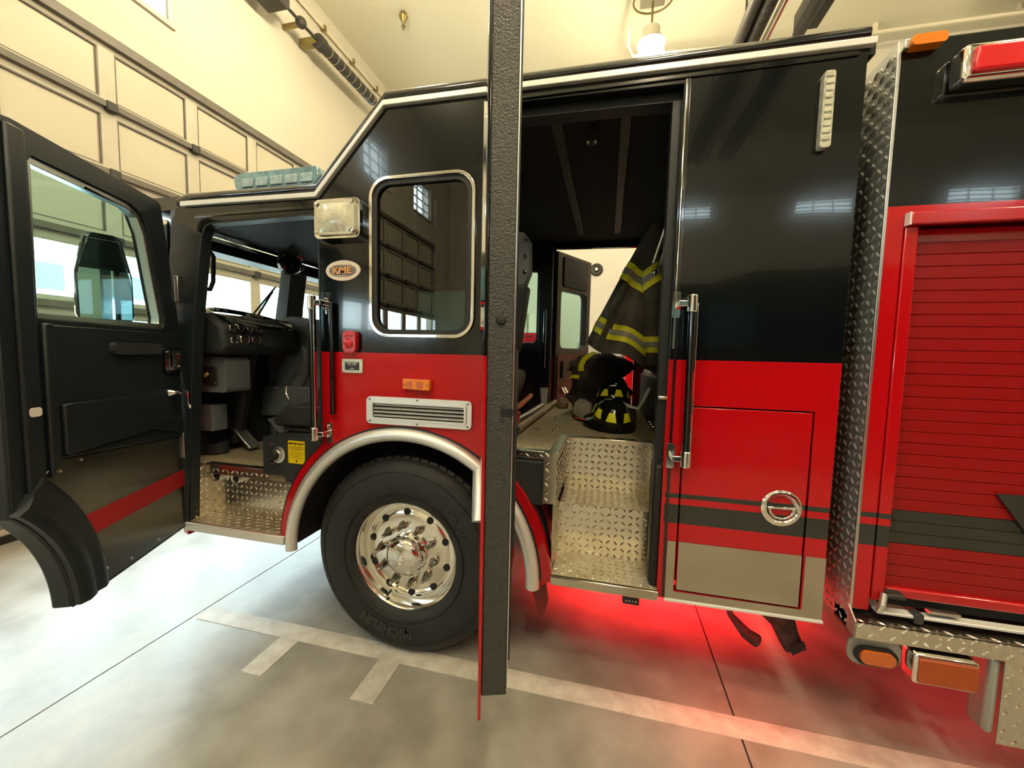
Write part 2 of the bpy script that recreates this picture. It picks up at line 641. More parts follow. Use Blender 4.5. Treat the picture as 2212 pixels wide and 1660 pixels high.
outl = [(YB, 0)]
for (a, b) in sorted(bays):
    outl += [(a, 0), (a, ZD), (b, ZD), (b, 0)]
outl += [(YF, 0), (YF, ZC), (YB, ZC)]
struct(MB().prism(outl, XF - .22, XF, 'yz', [rect(a, b, 5.12, 5.93) for a, b in clere]).build('wall_front', 'block_wall'))
# back wall with a row of clerestory windows
bw = [(1.3, 2.5), (4.3, 5.7), (7.4, 8.8)]
struct(MB().prism(rect(XF - .3, XR + .3, 0, ZC), YB - .25, YB, 'xz', [rect(a, b, 5.22, 5.62) for a, b in bw]).build('wall_back', 'wall'))


def window(n, a, b, z0, z1, plane):
    def bxx(nm, mt, par, a0, a1, b0, b1, d0, d1):
        if plane == 'yz':
            return box(nm, mt, par, XF - d1, XF - d0, a0, a1, b0, b1)
        return box(nm, mt, par, a0, a1, YB - d1, YB - d0, b0, b1)
    t = .05
    mb = MB()
    d0, d1 = .05, .12
    if plane == 'yz':
        mb.prism(rect(a, b, z0, z1), XF - d1, XF - d0, 'yz', [rect(a + t, b - t, z0 + t, z1 - t)])
    else:
        mb.prism(rect(a, b, z0, z1), YB - d1, YB - d0, 'xz', [rect(a + t, b - t, z0 + t, z1 - t)])
    w = struct(mb.build('window_%d' % n, 'satin_white'))
    for k in (1, 2):
        c = a + (b - a) * k / 3
        bxx('mullion', 'satin_white', w, c - .014, c + .014, z0 + t, z1 - t, .06, .10)
    for k in (1, 2, 3):
        c = z0 + (z1 - z0) * k / 4
        bxx('glazing_bar', 'satin_white', w, a + t, b - t, c - .012, c + .012, .065, .095)
    bxx('pane', 'pane', w, a + t, b - t, z0 + t, z1 - t, .078, .084)
    bxx('sill', 'wall', w, a - .03, b + .03, z0 - .05, z0, -.03, .12)


nwin = 0
for (a, b) in clere:
    nwin += 1
    window(nwin, a, b, 5.12, 5.93, 'yz')
for (a, b) in bw:
    nwin += 1
    window(nwin, a, b, 5.22, 5.62, 'xz')
portal('sky_portal', (XF - .02, -.75 - 0, 5.47), (0, -PI / 2, 0), 0.95, 15.0)

# bay doors: sectional overhead doors, three solid rows over three glazed ones
ROWS = [(4.44, 3.985, 0), (3.835, 3.36, 0), (3.21, 2.735, 0), (2.555, 2.06, 1), (1.91, 1.43, 1), (1.28, 0.80, 1), (0.65, 0.12, 0)]


def bay_door(n, y0, y1, ROWS):
    npan = 7
    pw = (y1 - y0) / npan
    zedge = [4.56, 3.91, 3.285, 2.645, 1.985, 1.355, 0.725, 0.005]
    xd = XF - 0.02
    holes = []
    for (zt, zb, g) in ROWS:
        for k in range(npan):
            holes.append(rect(y0 + k * pw + .065, y0 + (k + 1) * pw - .065, zb, zt))
    d = struct(MB().prism(rect(y0, y1, 0.005, ZD), xd - .05, xd, 'yz', holes).build('door_%d' % n, 'door_frame', bevel=.004))
    pan = gl = None
    for (zt, zb, g) in ROWS:
        for k in range(npan):
            a, b = y0 + k * pw + .066, y0 + (k + 1) * pw - .066
            box('pane' if g else 'panel', 'pane' if g else 'door_panel', d, xd - .038, xd - (.032 if g else .022), a, b, zb, zt)
            bead = MB().prism(rect(a, b, zb, zt), xd - .022, xd - .004, 'yz', [rect(a + .012, b - .012, zb + .012, zt - .012)])
            bead.build('bead', 'door_strut' if not g else 'door_frame', d)
    for z in zedge[0:1]:
        box('header_angle', 'door_strut', d, xd, xd + .05, y0, y1, z - .075, z + .01)
    for z in zedge[1:-1]:
        box('strut', 'door_strut', d, xd, xd + .045, y0, y1, z - .012, z + .042)
        for k in range(1, npan):
            yy = y0 + k * pw
            box('roller_hinge', 'dark_iron', d, xd, xd + .06, yy - .045, yy + .045, z - .04, z + .05, bevel=.01)
    box('seal', 'black_rubber', d, xd - .03, xd + .02, y0, y1, 0.004, .07)
    for yy in (y0 + .02, y1 - .02):
        box('track', 'brushed', d, xd + .02, xd + .09, yy - .03, yy + .03, 0.0, ZD + 1.2)
    portal('sky_portal', (XF - .16, (y0 + y1) / 2, 1.68), (0, -PI / 2, 0), 1.9, y1 - y0)


bay_door(1, *bays[0], ROWS)
bay_door(2, *bays[1], [(a, b, g if k == 3 else 0) for k, (a, b, g) in enumerate(ROWS)])
portal('sky_portal', (5.0, YB - .02, 5.5), (PI / 2, 0, 0), 8.0, 1.0)

# ================================================================== THE FIRE ENGINE
W = 2.3              # cab width; near side is y = 0
FE = thing('fire_engine', 'black over red fire engine with both near cab doors standing open', 'fire engine', (0.6, W / 2, 0))
AX, AZ = -1.0, 0.53  # wheel arch centre

# ---- cab side panels
outer = [(-2.475, .535), (-1.735, .535), (-1.72, .53)]
outer += arcpts(AX, AZ, 0.70, PI, 0, 40)
outer += [(-0.27, .53), (-0.222, .56), (.90, .568), (.90, 2.83), (-1.09, 2.855), (-1.485, 2.455), (-2.34, 2.47), (-2.42, 2.44), (-2.46, 2.38), (-2.51, 2.05), (-2.50, 1.5)]
front_open = [(-2.435, .586), (-2.395, 1.25), (-2.340, 1.80), (-2.262, 2.28), (-2.242, 2.325), (-2.20, 2.343), (-1.53, 2.352), (-1.495, 2.345), (-1.483, 2.31), (-1.482, 1.14)]
front_open += [(AX + .77 * math.cos(a), AZ + .77 * math.sin(a)) for a in [math.radians(q) for q in (131, 138, 145, 152, 159, 166, 172)]]
front_open += [(-1.765, .586)]
crew_open = [(-.222, .592), (.256, .592), (.262, 2.765), (-.50, 2.775), (-.565, 2.76), (-.575, 2.70), (-.572, 1.16)]
crew_open += [(AX + .775 * math.cos(a), AZ + .775 * math.sin(a)) for a in [math.radians(q) for q in (50, 42, 34, 26, 18, 10)]]
swin = rrect(-1.175, -.638, 1.725, 2.488, .09)
comp = rect(.328, .822, .605, 1.437)
near = MB().prism(outer, 0.0, .05, 'xz', [front_open, crew_open, swin, comp]).build('cab_side', 'paint', FE, bevel=.004)
# dark rubber jambs lining both openings
for hole, nm, yj in ((front_open, 'door_jamb', -.001), (crew_open, 'door_jamb', .05)):
    inner = []
    cx = sum(p[0] for p in hole) / len(hole)
    cz = sum(p[1] for p in hole) / len(hole)
    for (x, z) in hole:
        inner.append((x + (cx - x) * (.028 if yj < 0 else .06), z + (cz - z) * (.012 if yj < 0 else .03) * (1 if z > .7 else 0) + (.002 if z < .7 else 0)))
    if yj < 0:
        hole = [(x + (cx - x) * .004, z + (cz - z) * .002) for x, z in hole]
    frame_ring(hole, inner, yj, .056 if yj < 0 else .13).build(nm, 'black_trim', FE, bevel=.006)
# far side with the same openings; far crew door stands open, far cab door is shut
far_front = [(-2.25, 1.78), (-1.50, 1.78), (-1.50, 2.31), (-2.15, 2.30)]
far_crew = [(-.222, .62), (.25, .62), (.25, 2.70), (-.54, 2.71), (-.55, 1.16), (-.40, 1.0), (-.28, .80)]
MB().prism(outer, W - .05, W, 'xz', [far_front, far_crew, swin]).build('cab_side', 'paint', FE)
MB().prism(far_front, W - .03, W - .024).build('far_glass', 'door_glass', FE)
MB().prism(swin, W - .03, W - .024).build('far_glass', 'door_glass', FE)
# black inner skins beside the openings
MB().prism([(-1.45, 1.17), (-.60, 1.17), (-.60, 2.80), (-1.09, 2.80), (-1.45, 2.45)], .06, .08, 'xz', [rrect(-1.175, -.638, 1.725, 2.488, .09)]).build('inner_skin', 'cabin_black', FE)
MB().prism([(-2.40, .95), (-.585, 1.0), (-.585, 2.80), (-1.09, 2.80), (-1.45, 2.42), (-2.45, 2.42)], W - .08, W - .06, 'xz', [far_front, rrect(-1.0, -.72, 1.76, 2.50, .05)]).build('inner_skin', 'cabin_black', FE)

# ---- roof
prof_top = [(-2.78, 2.40), (-2.74, 2.47), (-2.64, 2.505), (-1.47, 2.49), (-1.085, 2.885), (.895, 2.858), (.93, 2.835), (.93, 2.79), (.87, 2.79), (-1.08, 2.80), (-1.44, 2.425), (-2.62, 2.43)]
MB().prism(prof_top, .012, W - .012, 'xz').build('cab_roof', 'black_gloss', FE, bevel=.014, seg=3)


def ribbon(path, w, y0, y1, name, mat, parent, bevel=.003):
    """Flat strip of width w following an xz polyline."""
    up, lo = [], []
    n = len(path)
    for i, (x, z) in enumerate(path):
        a = Vector(path[max(i - 1, 0)])
        b = Vector(path[min(i + 1, n - 1)])
        t = (b - a).normalized()
        k = Vector((-t.y, t.x)) * w / 2
        up.append((x + k.x, z + k.y))
        lo.append((x - k.x, z - k.y))
    return MB().prism(up + lo[::-1], y0, y1, 'xz').build(name, mat, parent, bevel)


gut = [(-2.38, 2.448), (-1.492, 2.437), (-1.102, 2.840), (.918, 2.821)]
ribbon(gut, .026, -.022, .004, 'drip_rail', 'satin_white', FE)
MB().tube([(x, .010, z + .032) for x, z in [(-2.42, 2.43), (-2.34, 2.452), (-1.488, 2.444), (-1.095, 2.846), (.90, 2.826)]], .027, 12).build('roof_bead', 'black_gloss', FE)
box('header_rail', 'black_gloss', FE, -2.30, -1.50, -.006, .0, 2.372, 2.392, .003)
box('header_rail', 'black_gloss', FE, -.55, .87, -.008, .0, 2.782, 2.80, .003)

# ---- cab front: corner post, front skin, windscreen in two panes
plan = [(-2.44, 0.0), (-2.50, .02), (-2.60, .09), (-2.67, .19), (-2.72, .34), (-2.66, .34), (-2.60, .20), (-2.54, .12), (-2.44, .06)]
MB().prism(plan, .50, 1.80, 'xy').build('cab_corner', 'paint', FE, bevel=.004)
MB().prism([(-2.44, 0.0), (-2.50, .02), (-2.545, .05), (-2.50, .10), (-2.42, .07), (-2.40, .03)], 1.80, 2.44, 'xy').build('corner_post', 'black_trim', FE, bevel=.006)
plan2 = [(x, W - y) for x, y in plan]
MB().prism(plan2, .50, 1.80, 'xy').build('cab_corner', 'paint', FE, bevel=.004)
MB().prism([(-2.44, W), (-2.56, W - .05), (-2.52, W - .12), (-2.42, W - .07)], 1.80, 2.44, 'xy').build('corner_post', 'black_trim', FE, bevel=.006)
box('front_skin', 'paint', FE, -2.76, -2.70, .32, W - .32, .55, 1.82, .006)
box('windscreen_sill', 'black_trim', FE, -2.78, -2.48, .10, W - .10, 1.76, 1.82, .01)
box('windscreen_header', 'black_trim', FE, -2.74, -2.56, .08, W - .08, 2.28, 2.37, .01)
MB().prism([(-2.80, 1.80), (-2.68, 1.80), (-2.60, 2.34), (-2.70, 2.34)], 1.04, 1.22, 'xz').build('windscreen_divider', 'black_trim', FE, bevel=.01)
for (a, b) in ((.14, 1.04), (1.22, W - .14)):
    MB().prism([(-2.752, 1.80), (-2.742, 1.80), (-2.652, 2.34), (-2.662, 2.34)], a, b, 'xz').build('windscreen', 'pane', FE)
w1 = MB().tube([(-2.80, .86, 1.80), (-2.79, .84, 1.86), (-2.74, .98, 2.12)], .008, 8).build('wiper_arm', 'dark_iron', FE)
w1b = MB().tube([(-2.77, .80, 1.90), (-2.73, 1.00, 2.16)], .007, 6).build('wiper_blade', 'black_rubber', w1)
# chrome rimmed corner lamp on the front post
cl = MB().prism(rrect(-.030, .030, 0, .34, .03), -.012, .012, 'xz')
R = Matrix.Translation((-2.53, .012, 2.035)) @ Matrix.Rotation(math.radians(-52), 4, 'Z')
cl = cl.xf(R).build('corner_lamp', 'chrome', FE, bevel=.004)
MB().prism(rrect(-.020, .020, .012, .328, .02), -.018, -.010, 'xz').xf(R).build('lens', 'clear_lens', cl)

MB().prism([(-2.50, .53), (-2.425, .59), (-2.380, 1.25), (-2.330, 1.80), (-2.252, 2.28), (-2.46, 2.38), (-2.51, 2.05), (-2.49, 1.5)], -.006, .002, 'xz').build('hinge_post', 'black_trim', FE, bevel=.003)

# ---- side window: chrome bead and dark glass
so = rrect(-1.186, -.627, 1.713, 2.500, .100, 8)
si = rrect(-1.170, -.643, 1.729, 2.484, .086, 8)
fr = frame_ring(so, si, -.014, .006).build('window_bead', 'chrome', FE, bevel=.005, seg=3)
fr['label'] = 'chrome bead around the dark side window'
MB().prism(si, .012, .018).build('side_glass', 'side_glass', FE)
frame_ring(rrect(-1.172, -.641, 1.728, 2.485, .088, 8), rrect(-1.148, -.666, 1.752, 2.461, .070, 8), -.004, .01).build('window_seal', 'black_rubber', FE)
box('window_post', 'black_trim', FE, -.985, -.955, .02, .045, 1.73, 2.48)

# ---- scene light by the front door
sl = MB().prism(rrect(-1.474, -1.212, 2.202, 2.396, .03), -.05, 0.0).build('scene_light', 'chrome', FE, bevel=.012, seg=3)
MB().prism(rrect(-1.458, -1.232, 2.216, 2.382, .028), -.066, -.045).build('bezel', 'plate_cream', sl, bevel=.008)
ln = MB()
nx, nz_ = 10, 8
for i in range(nx + 1):
    for j in range(nz_ + 1):
        a, b = i / nx * 2 - 1, j / nz_ * 2 - 1
        ln.v.append(Vector((-1.345 + a * .098, -.066 - .018 * (1 - a * a) * (1 - b * b), 2.299 + b * .070)))
for i in range(nx):
    for j in range(nz_):
        k = i * (nz_ + 1) + j
        ln.f.append((k, k + nz_ + 1, k + nz_ + 2, k + 1))
ln.build('lens', 'clear_lens', sl)
for (x, z) in ((-1.447, 2.370), (-1.243, 2.370), (-1.447, 2.228), (-1.243, 2.228)):
    MB().lathe([(0, -.074), (.008, -.073), (.010, -.066)], (x, 0, z), 'y', 12).build('screw', 'chrome', sl)

# ---- oval maker's badge
bd = MB().lathe([(0, -.007), (.98, -.007), (1.0, -.004), (1.0, 0)], (0, 0, 0), 'y', 48)
bd.v = [Vector((v.x * .102 - 1.343, v.y, v.z * .0525 + 2.052)) for v in bd.v]
bd = bd.build('maker_badge', 'badge_cream', FE)
gb = MB().lathe([(0, -.0085), (1.0, -.0085), (1.0, -.006)], (0, 0, 0), 'y', 40)
gb.v = [Vector((v.x * .079 - 1.343, v.y, v.z * .032 + 2.052)) for v in gb.v]
gb.build('badge_globe', 'badge_black', bd)
for k in range(-3, 4):
    zz = 2.052 + k * .0085
    hw = .079 * math.sqrt(max(0, 1 - (k * .0085 / .032) ** 2))
    box('globe_line', 'badge_cream', bd, -1.343 - hw, -1.343 + hw, -.0095, -.008, zz - .0009, zz + .0009)
for k in range(-3, 4):
    pts = [(-1.343 + k * .022 * math.sqrt(max(0, 1 - (t / 8) ** 2)), -.0092, 2.052 + t / 8 * .031) for t in range(-8, 9)]
    MB().tube(pts, .0009, 4).build('globe_line', 'badge_cream', bd)
text_mesh('KME', .046, .002, bold=.0012).xf(Matrix.Translation((-1.343, -.012, 2.050)) @ FACE_Y @ Matrix.Diagonal((1.25, 1, 1, 1))).build('lettering', 'badge_orange', bd)

# ---- red side lamp, name plate, amber marker, louvre vent
rl = MB().prism(rrect(-1.332, -1.256, 1.632, 1.742, .024), -.030, 0.0).build('side_lamp', 'red_lens', FE, bevel=.012, seg=3)
MB().lathe([(0, -.040), (.020, -.037), (.026, -.030)], (-1.294, 0, 1.678), 'y', 20).build('lens_boss', 'red_lens', rl)
box('lens_rib', 'red_lens', rl, -1.316, -1.272, -.036, -.029, 1.715, 1.726, .003)
np_ = MB().prism(rrect(-1.352, -1.231, 1.526, 1.598, .006), -.007, 0.0).build('name_plate', 'plate_cream', FE, bevel=.002)
box('plate_field', 'badge_black', np_, -1.333, -1.250, -.009, -.006, 1.541, 1.584)
box('print_line', 'plate_cream', np_, -1.326, -1.257, -.0098, -.0085, 1.5765, 1.581)
for x in (-1.306, -1.277):
    box('print_mark', 'plate_cream', np_, x - .009, x + .009, -.0098, -.0085, 1.567, 1.571)
box('print_mark', 'red_dull', np_, -1.297, -1.286, -.0098, -.0085, 1.553, 1.571)
box('print_mark', 'plate_cream', np_, -1.304, -1.279, -.0098, -.0085, 1.547, 1.550)
for (x, z) in ((-1.344, 1.591), (-1.239, 1.591), (-1.344, 1.533), (-1.239, 1.533)):
    MB().lathe([(0, -.010), (.004, -.009), (.005, -.007)], (x, 0, z), 'y', 10).build('screw', 'chrome', np_)
am = MB().prism([(-.992, 1.456), (-.845, 1.452), (-.845, 1.504), (-.992, 1.506)], -.028, 0.0).build('marker_lamp', 'amber_lens', FE, bevel=.004)
for x in (-.981, -.858):
    MB().lathe([(0, -.032), (.004, -.031), (.005, -.026)], (x, 0, 1.480), 'y', 10).build('screw', 'brass', am)
for x in (-.955, -.900):
    box('lens_prism', 'amber_side', am, x - .014, x + .014, -.031, -.027, 1.461, 1.497)
vo = rrect(-1.205, -.630, 1.268, 1.409, .025)
vi = rrect(-1.165, -.668, 1.302, 1.376, .008)
vt = frame_ring(vo, vi, -.014, 0.0).build('side_vent', 'satin_alu', FE, bevel=.005)
frame_ring(rrect(-1.176, -.657, 1.291, 1.387, .012), vi, -.020, -.012).build('vent_lip', 'satin_alu', vt, bevel=.003)
MB().prism(vi, -.001, .002).build('vent_back', 'liner', vt)
for k in range(4):
    z = 1.312 + k * .0185
    MB().prism([(-.015, z - .001), (-.014, z - .003), (-.003, z + .005), (-.004, z + .0065)], -1.163, -.670, 'yz').build('vent_slat', 'satin_alu', vt)
for (x, z) in ((-1.185, 1.395), (-.918, 1.399), (-.650, 1.393), (-1.185, 1.282), (-.918, 1.278), (-.650, 1.282)):
    MB().lathe([(0, -.017), (.0045, -.016), (.005, -.013)], (x, 0, z), 'y', 10).build('screw', 'dark_iron', vt)

# ---- wheel arch: bright half-round trim, black liner
half = [(0, 0.0), (0, -.012), (.12, -.026), (.32, -.037), (.5, -.040), (.68, -.037), (.88, -.026), (1, -.012), (1, 0.0)]
mb = MB()
ring_strip(mb, AX, AZ, .655, .722, math.radians(181), math.radians(-1), 60, half)
mb.build('arch_trim', 'satin_alu', FE, sharp=60)
mb = MB()
ring_strip(mb, AX, AZ, .722, .731, math.radians(178), math.radians(2), 50, [(0, 0), (0, -.004), (1, -.004), (1, 0)])
mb.build('arch_seal', 'black_trim', FE)
MB().lathe([(.700, .05), (.700, .62)], (AX, 0, AZ), 'y', 40, 0, PI).build('arch_liner', 'liner', FE, solid=.006)
MB().prism(arcpts(AX, AZ, .70, 0, PI, 30), .60, .62).build('arch_liner', 'liner', FE)
fl_ = MB().prism([(-.35, .56), (-.26, .56), (-.24, .42), (-.275, .30)], .06, .075, 'xz').build('mud_flap', 'red_dull', FE)

# ---- front wheel
WX, WZ, WY = -1.022, .540, .035
tp = [(.290, .075), (.300, .062), (.325, .048), (.40, .034), (.455, .036), (.492, .048), (.512, .066), (.524, .080), (.534, .105), (.536, .13), (.536, .36), (.520, .42), (.45, .44), (.30, .40), (.29, .36)]
tp = [(r * 1.012, h - .02) for r, h in tp]
ty = MB().lathe(tp, (WX, 0, WZ), 'y', 120).build('tyre', 'tyre', FE, sharp=60)
tb = MB()
NT = 64
for k in range(NT):
    a = 2 * PI * k / NT
    da = 2 * PI / NT * .40
    for (r, y0, y1) in ((.547, .078, .19), (.547, .205, .32)):
        pts = []
        for q in (a - da, a + da):
            for (rr, y) in ((.520, y0 - .022), (r, y0), (r, y1), (.525, y1)):
                pts.append((WX + rr * math.cos(q), y, WZ + rr * math.sin(q)))
        tb.add(pts, [(0, 1, 5, 4), (1, 2, 6, 5), (2, 3, 7, 6), (0, 3, 2, 1), (4, 5, 6, 7)])
t_ = tb.build('tread_block', 'tyre', ty)
t_['kind'] = 'stuff'
mbr = MB()
for r in (.345, .472):
    mbr.lathe([(r - .004, .028), (r, .016 if r < .4 else .016), (r + .004, .028)], (WX, 0, WZ), 'y', 90)
mbr.build('sidewall_bead', 'tyre', ty)


def bent_text(body, size, rad, ang, yface, name, mat, parent, bold=.0):
    """Sidewall lettering: tops point outward, read clockwise seen from -y."""
    tm = text_mesh(body, size, .002, bold=bold)
    out = []
    for v in tm.v:
        r = rad + v.y
        q = ang - v.x / rad
        out.append(Vector((WX + r * math.cos(q), yface - v.z - .0005, WZ + r * math.sin(q))))
    tm.v = out
    return tm.build(name, mat, parent)


bent_text('MICHELIN', .070, .405, math.radians(-103), .013, 'lettering', 'tyre_letter', ty, .003)
bent_text('385/65 R 22.5', .036, .395, math.radians(38), .014, 'lettering', 'tyre_letter', ty, .0008)
mbx = MB()
ring_strip(mbx, WX, WZ, .362, .447, math.radians(-130), math.radians(-72), 30, [(0, .017), (0, .0135), (.04, .0135), (.04, .017)])
ring_strip(mbx, WX, WZ, .362, .450, math.radians(-130), math.radians(-72), 30, [(.96, .017), (.96, .0135), (1, .0135), (1, .017)])
mbx.build('letter_frame', 'tyre_letter', ty)
rp = [(.302, .070), (.302, .058), (.296, .052), (.289, .058), (.284, .075), (.276, .115), (.270, .135), (.262, .142), (.252, .136), (.243, .118), (.236, .112), (.205, .104), (.150, .100), (.110, .098), (.0, .098)]
rim = MB().lathe(rp, (WX, 0, WZ), 'y', 96).build('wheel_rim', 'polished', FE, sharp=40)
hh = None
for k in range(10):
    a = 2 * PI * (k + .5) / 10 + .06
    x, z = WX + .228 * math.cos(a), WZ + .228 * math.sin(a)
    MB().lathe([(0, .1055), (.0165, .1055), (.0190, .104), (.0200, .110)], (x, 0, z), 'y', 18).build('hand_hole', 'liner', rim)
    a2 = a + .12
    x, z = WX + .158 * math.cos(a2), WZ + .158 * math.sin(a2)
    MB().lathe([(0, .020), (.007, .021), (.011, .028), (.0125, .050), (.018, .066), (.019, .074), (.023, .082), (.024, .101)], (x, 0, z), 'y', 16).build('lug_nut', 'chrome_dark', rim)
hub = MB().lathe([(0, .012), (.022, .012), (.028, .014), (.064, .018), (.092, .028), (.104, .044), (.107, .060), (.114, .064), (.116, .100)], (WX, 0, WZ), 'y', 48).build('hub_cap', 'chrome', rim)
MB().lathe([(.018, .0115), (.0205, .008), (.023, .0115)], (WX, 0, WZ), 'y', 30).build('hub_emblem', 'polished', rim)
for k in range(5):
    a = 2 * PI * k / 5 + .3
    MB().lathe([(0, .056), (.005, .057), (.006, .064)], (WX + .103 * math.cos(a), 0, WZ + .103 * math.sin(a)), 'y', 8).build('cap_bolt', 'polished', rim)
MB().tube([(WX - .10, .09, WZ - .225), (WX - .105, .05, WZ - .235)], .006, 8).build('valve_stem', 'dark_iron', rim)
# far wheel and axle
MB().lathe(tp, (WX, 0, WZ), 'y', 48).xf(Matrix.Translation((0, W, 0)) @ Matrix.Diagonal((1, -1, 1, 1))).build('tyre', 'tyre', FE)
MB().tube([(WX, .40, WZ), (WX, W - .40, WZ)], .07, 12).build('front_axle', 'dark_iron', FE)

# ---- vertical grab rails beside the doors
def grab(x0, z0, x1, z1, y, br, face):
    g = MB().tube([(x0, y, z0), (x1, y, z1)], .0165, 14).build('grab_rail', 'black_gloss', FE)
    box('rail_glint', 'chrome', g, min(x0, x1) + face - .004, max(x0, x1) + face + .003, y - .012, y + .006, min(z0, z1), max(z0, z1), .002)
    for (x, z, s) in ((x0, z0, -1), (x1, z1, 1)):
        MB().tube([(x, y, z - .035), (x, y, z + .035)], .021, 14).build('rail_socket', 'chrome', g, bevel=.004)
        b_ = MB().prism(rrect(x + br - .016, x + br + .016, z - .055, z + .055, .008), -.010, 0.0).build('rail_bracket', 'chrome', g, bevel=.003)
        box('rail_arm', 'chrome', g, min(x, x + br), max(x, x + br), y - .006, .0, z - .012, z + .012, .003)
    return g


grab(-1.492, 1.885, -1.486, 1.20, -.055, .055, .012)
grab(.331, 1.865, .337, 1.215, -.055, -.055, .012)
box('hinge_rod', 'black_gloss', FE, -1.412, -1.392, -.03, -.004, 1.30, 1.89, .005)

# ---- rear part of the cab side: kick plate, compartment door, latch, marker strip
kp_o = [(.292, .570), (.90, .572), (.90, .836), (.292, .832)]
kp = MB().prism([(.290, .570), (.324, .570), (.324, .602), (.826, .606), (.826, .835), (.90, .836), (.90, .572), (.30, .566)], -.004, 0.0).build('kick_plate', 'stainless', FE)
MB().prism([(.290, .570), (.324, .570), (.324, .832), (.290, .832)], -.0045, 0.0).build('kick_plate', 'stainless', FE)
cd = box('compartment_door', 'paint', FE, .334, .816, .002, .04, .611, 1.431, .004)
MB().prism([(.337, .613), (.813, .613), (.813, .835), (.337, .832)], -.003, .003).build('kick_plate', 'stainless', cd)
lt = MB().lathe([(0, .004), (.046, .004), (.052, -.001), (.054, -.006), (.060, -.010), (.070, -.009), (.076, -.004), (.077, .002)], (.725, 0, 1.028), 'y', 48).build('door_latch', 'chrome', cd)
MB().prism([(.725 - .052, 1.022), (.725 + .052, 1.026), (.725 + .052, 1.036), (.725 - .052, 1.032)], -.008, -.002).build('latch_bar', 'chrome', lt, bevel=.002)
mb = MB()
ring_strip(mb, .725, 1.028, .040, .048, PI, 2 * PI, 24, [(0, 0), (0, -.008), (1, -.008), (1, 0)])
mb.build('latch_ring', 'chrome', lt, bevel=.002)
MB().prism([(.288, .555), (.905, .560), (.905, .572), (.288, .567)], -.010, .03).build('sill_edge', 'satin_white', FE, bevel=.002)
ms = MB().prism(rrect(.752, .789, 2.450, 2.728, .010), -.030, 0.0).build('marker_strip', 'led_strip', FE, bevel=.006)
for k in range(10):
    z = 2.475 + k * .0255
    box('led_cell', 'clear_lens', ms, .758, .783, -.034, -.029, z, z + .018, .003)
box('jamb_strip', 'chrome', FE, .268, .274, -.012, .0, 1.68, 2.775, .002)
box('jamb_strip', 'black_gloss', FE, .276, .288, -.006, .0, .57, 2.78, .002)
box('strike_pin', 'brushed', FE, .225, .262, .03, .05, 1.455, 1.470, .004)
# rear wall of the cab
box('cab_back', 'paint', FE, .86, .90, .05, W - .05, .57, 2.80)

# ---- step wells in chequer plate
X, Y, Z = (1, 0, 0), (0, 1, 0), (0, 0, 1)
NX, NY = (-1, 0, 0), (0, -1, 0)
tread('step_tread', FE, (-.222, .0, .5985), X, Y, Z, .478, .243, 'tread_worn')
tread('step_riser', FE, (-.232, .243, .585), X, Z, NY, .488, .281, 'tread')
tread('step_tread', FE, (-.218, .235, .866), X, Y, Z, .474, .251, 'tread_worn')
tread('step_riser', FE, (-.222, .486, .866), X, Z, NY, .478, .298, 'tread')
tread('step_side', FE, (.256, .04, .585), Y, Z, NX, .45, .58, 'tread')
tread('step_side', FE, (-.226, .04, .585), Y, Z, X, .20, .35, 'tread_worn')
tread('step_side', FE, (-.212, .015, .93), Y, Z, X, .47, .235, 'tread')
tread('step_face', FE, (-.274, .006, .935), X, Z, NY, .062, .25, 'tread')
tread('floor_nosing', FE, (-.60, .075, 1.125), X, Z, NY, .335, .045, 'tread')
tread('floor_nosing', FE, (-.218, .478, 1.115), X, Z, NY, .472, .055, 'tread')
box('nosing_lip', 'tread', FE, -.224, .256, .468, .53, 1.164, 1.170, .002)
box('nosing_lip', 'tread', FE, -.60, -.212, .066, .115, 1.164, 1.170, .002)
box('nosing_lip', 'tread', FE, -.262, -.212, .066, .53, 1.1645, 1.1705, .002)
box('step_box', 'cabin_black', FE, -.57, -.276, .02, .06, .92, 1.125)
box('sill_trim', 'stainless', FE, -.225, .262, -.012, .01, .548, .592, .004)
sd = box('rubber_post', 'black_rubber', FE, .226, .262, .02, .20, .60, 1.16, .012)

tread('cab_step', FE, (-2.43, .0, .5925), X, Y, Z, .68, .142, 'tread_worn')
tread('cab_riser', FE, (-2.42, .142, .585), X, Z, NY, .72, .30, 'tread')
tread('cab_step_side', FE, (-2.418, .02, .585), Y, Z, X, .125, .32, 'tread_worn')
tread('cab_nosing', FE, (-2.40, .095, .868), X, Z, NY, .47, .055, 'tread')
box('nosing_lip', 'tread', FE, -2.40, -1.93, .09, .135, .921, .927, .002)
box('sill_trim', 'satin_white', FE, -2.45, -1.735, -.015, .015, .536, .584, .004)
for (x, z, r) in ((-2.345, .845, .038), (-2.195, .84, .03)):
    k_ = MB().lathe([(0, .118), (r * .7, .118), (r * .8, .108), (r, .104), (r, .142)], (x, 0, z), 'y', 24).build('outlet_socket', 'brushed', FE)
    MB().lathe([(0, .114), (r * .66, .114), (r * .66, .12)], (x, 0, z), 'y', 24).build('socket_bore', 'liner', k_)

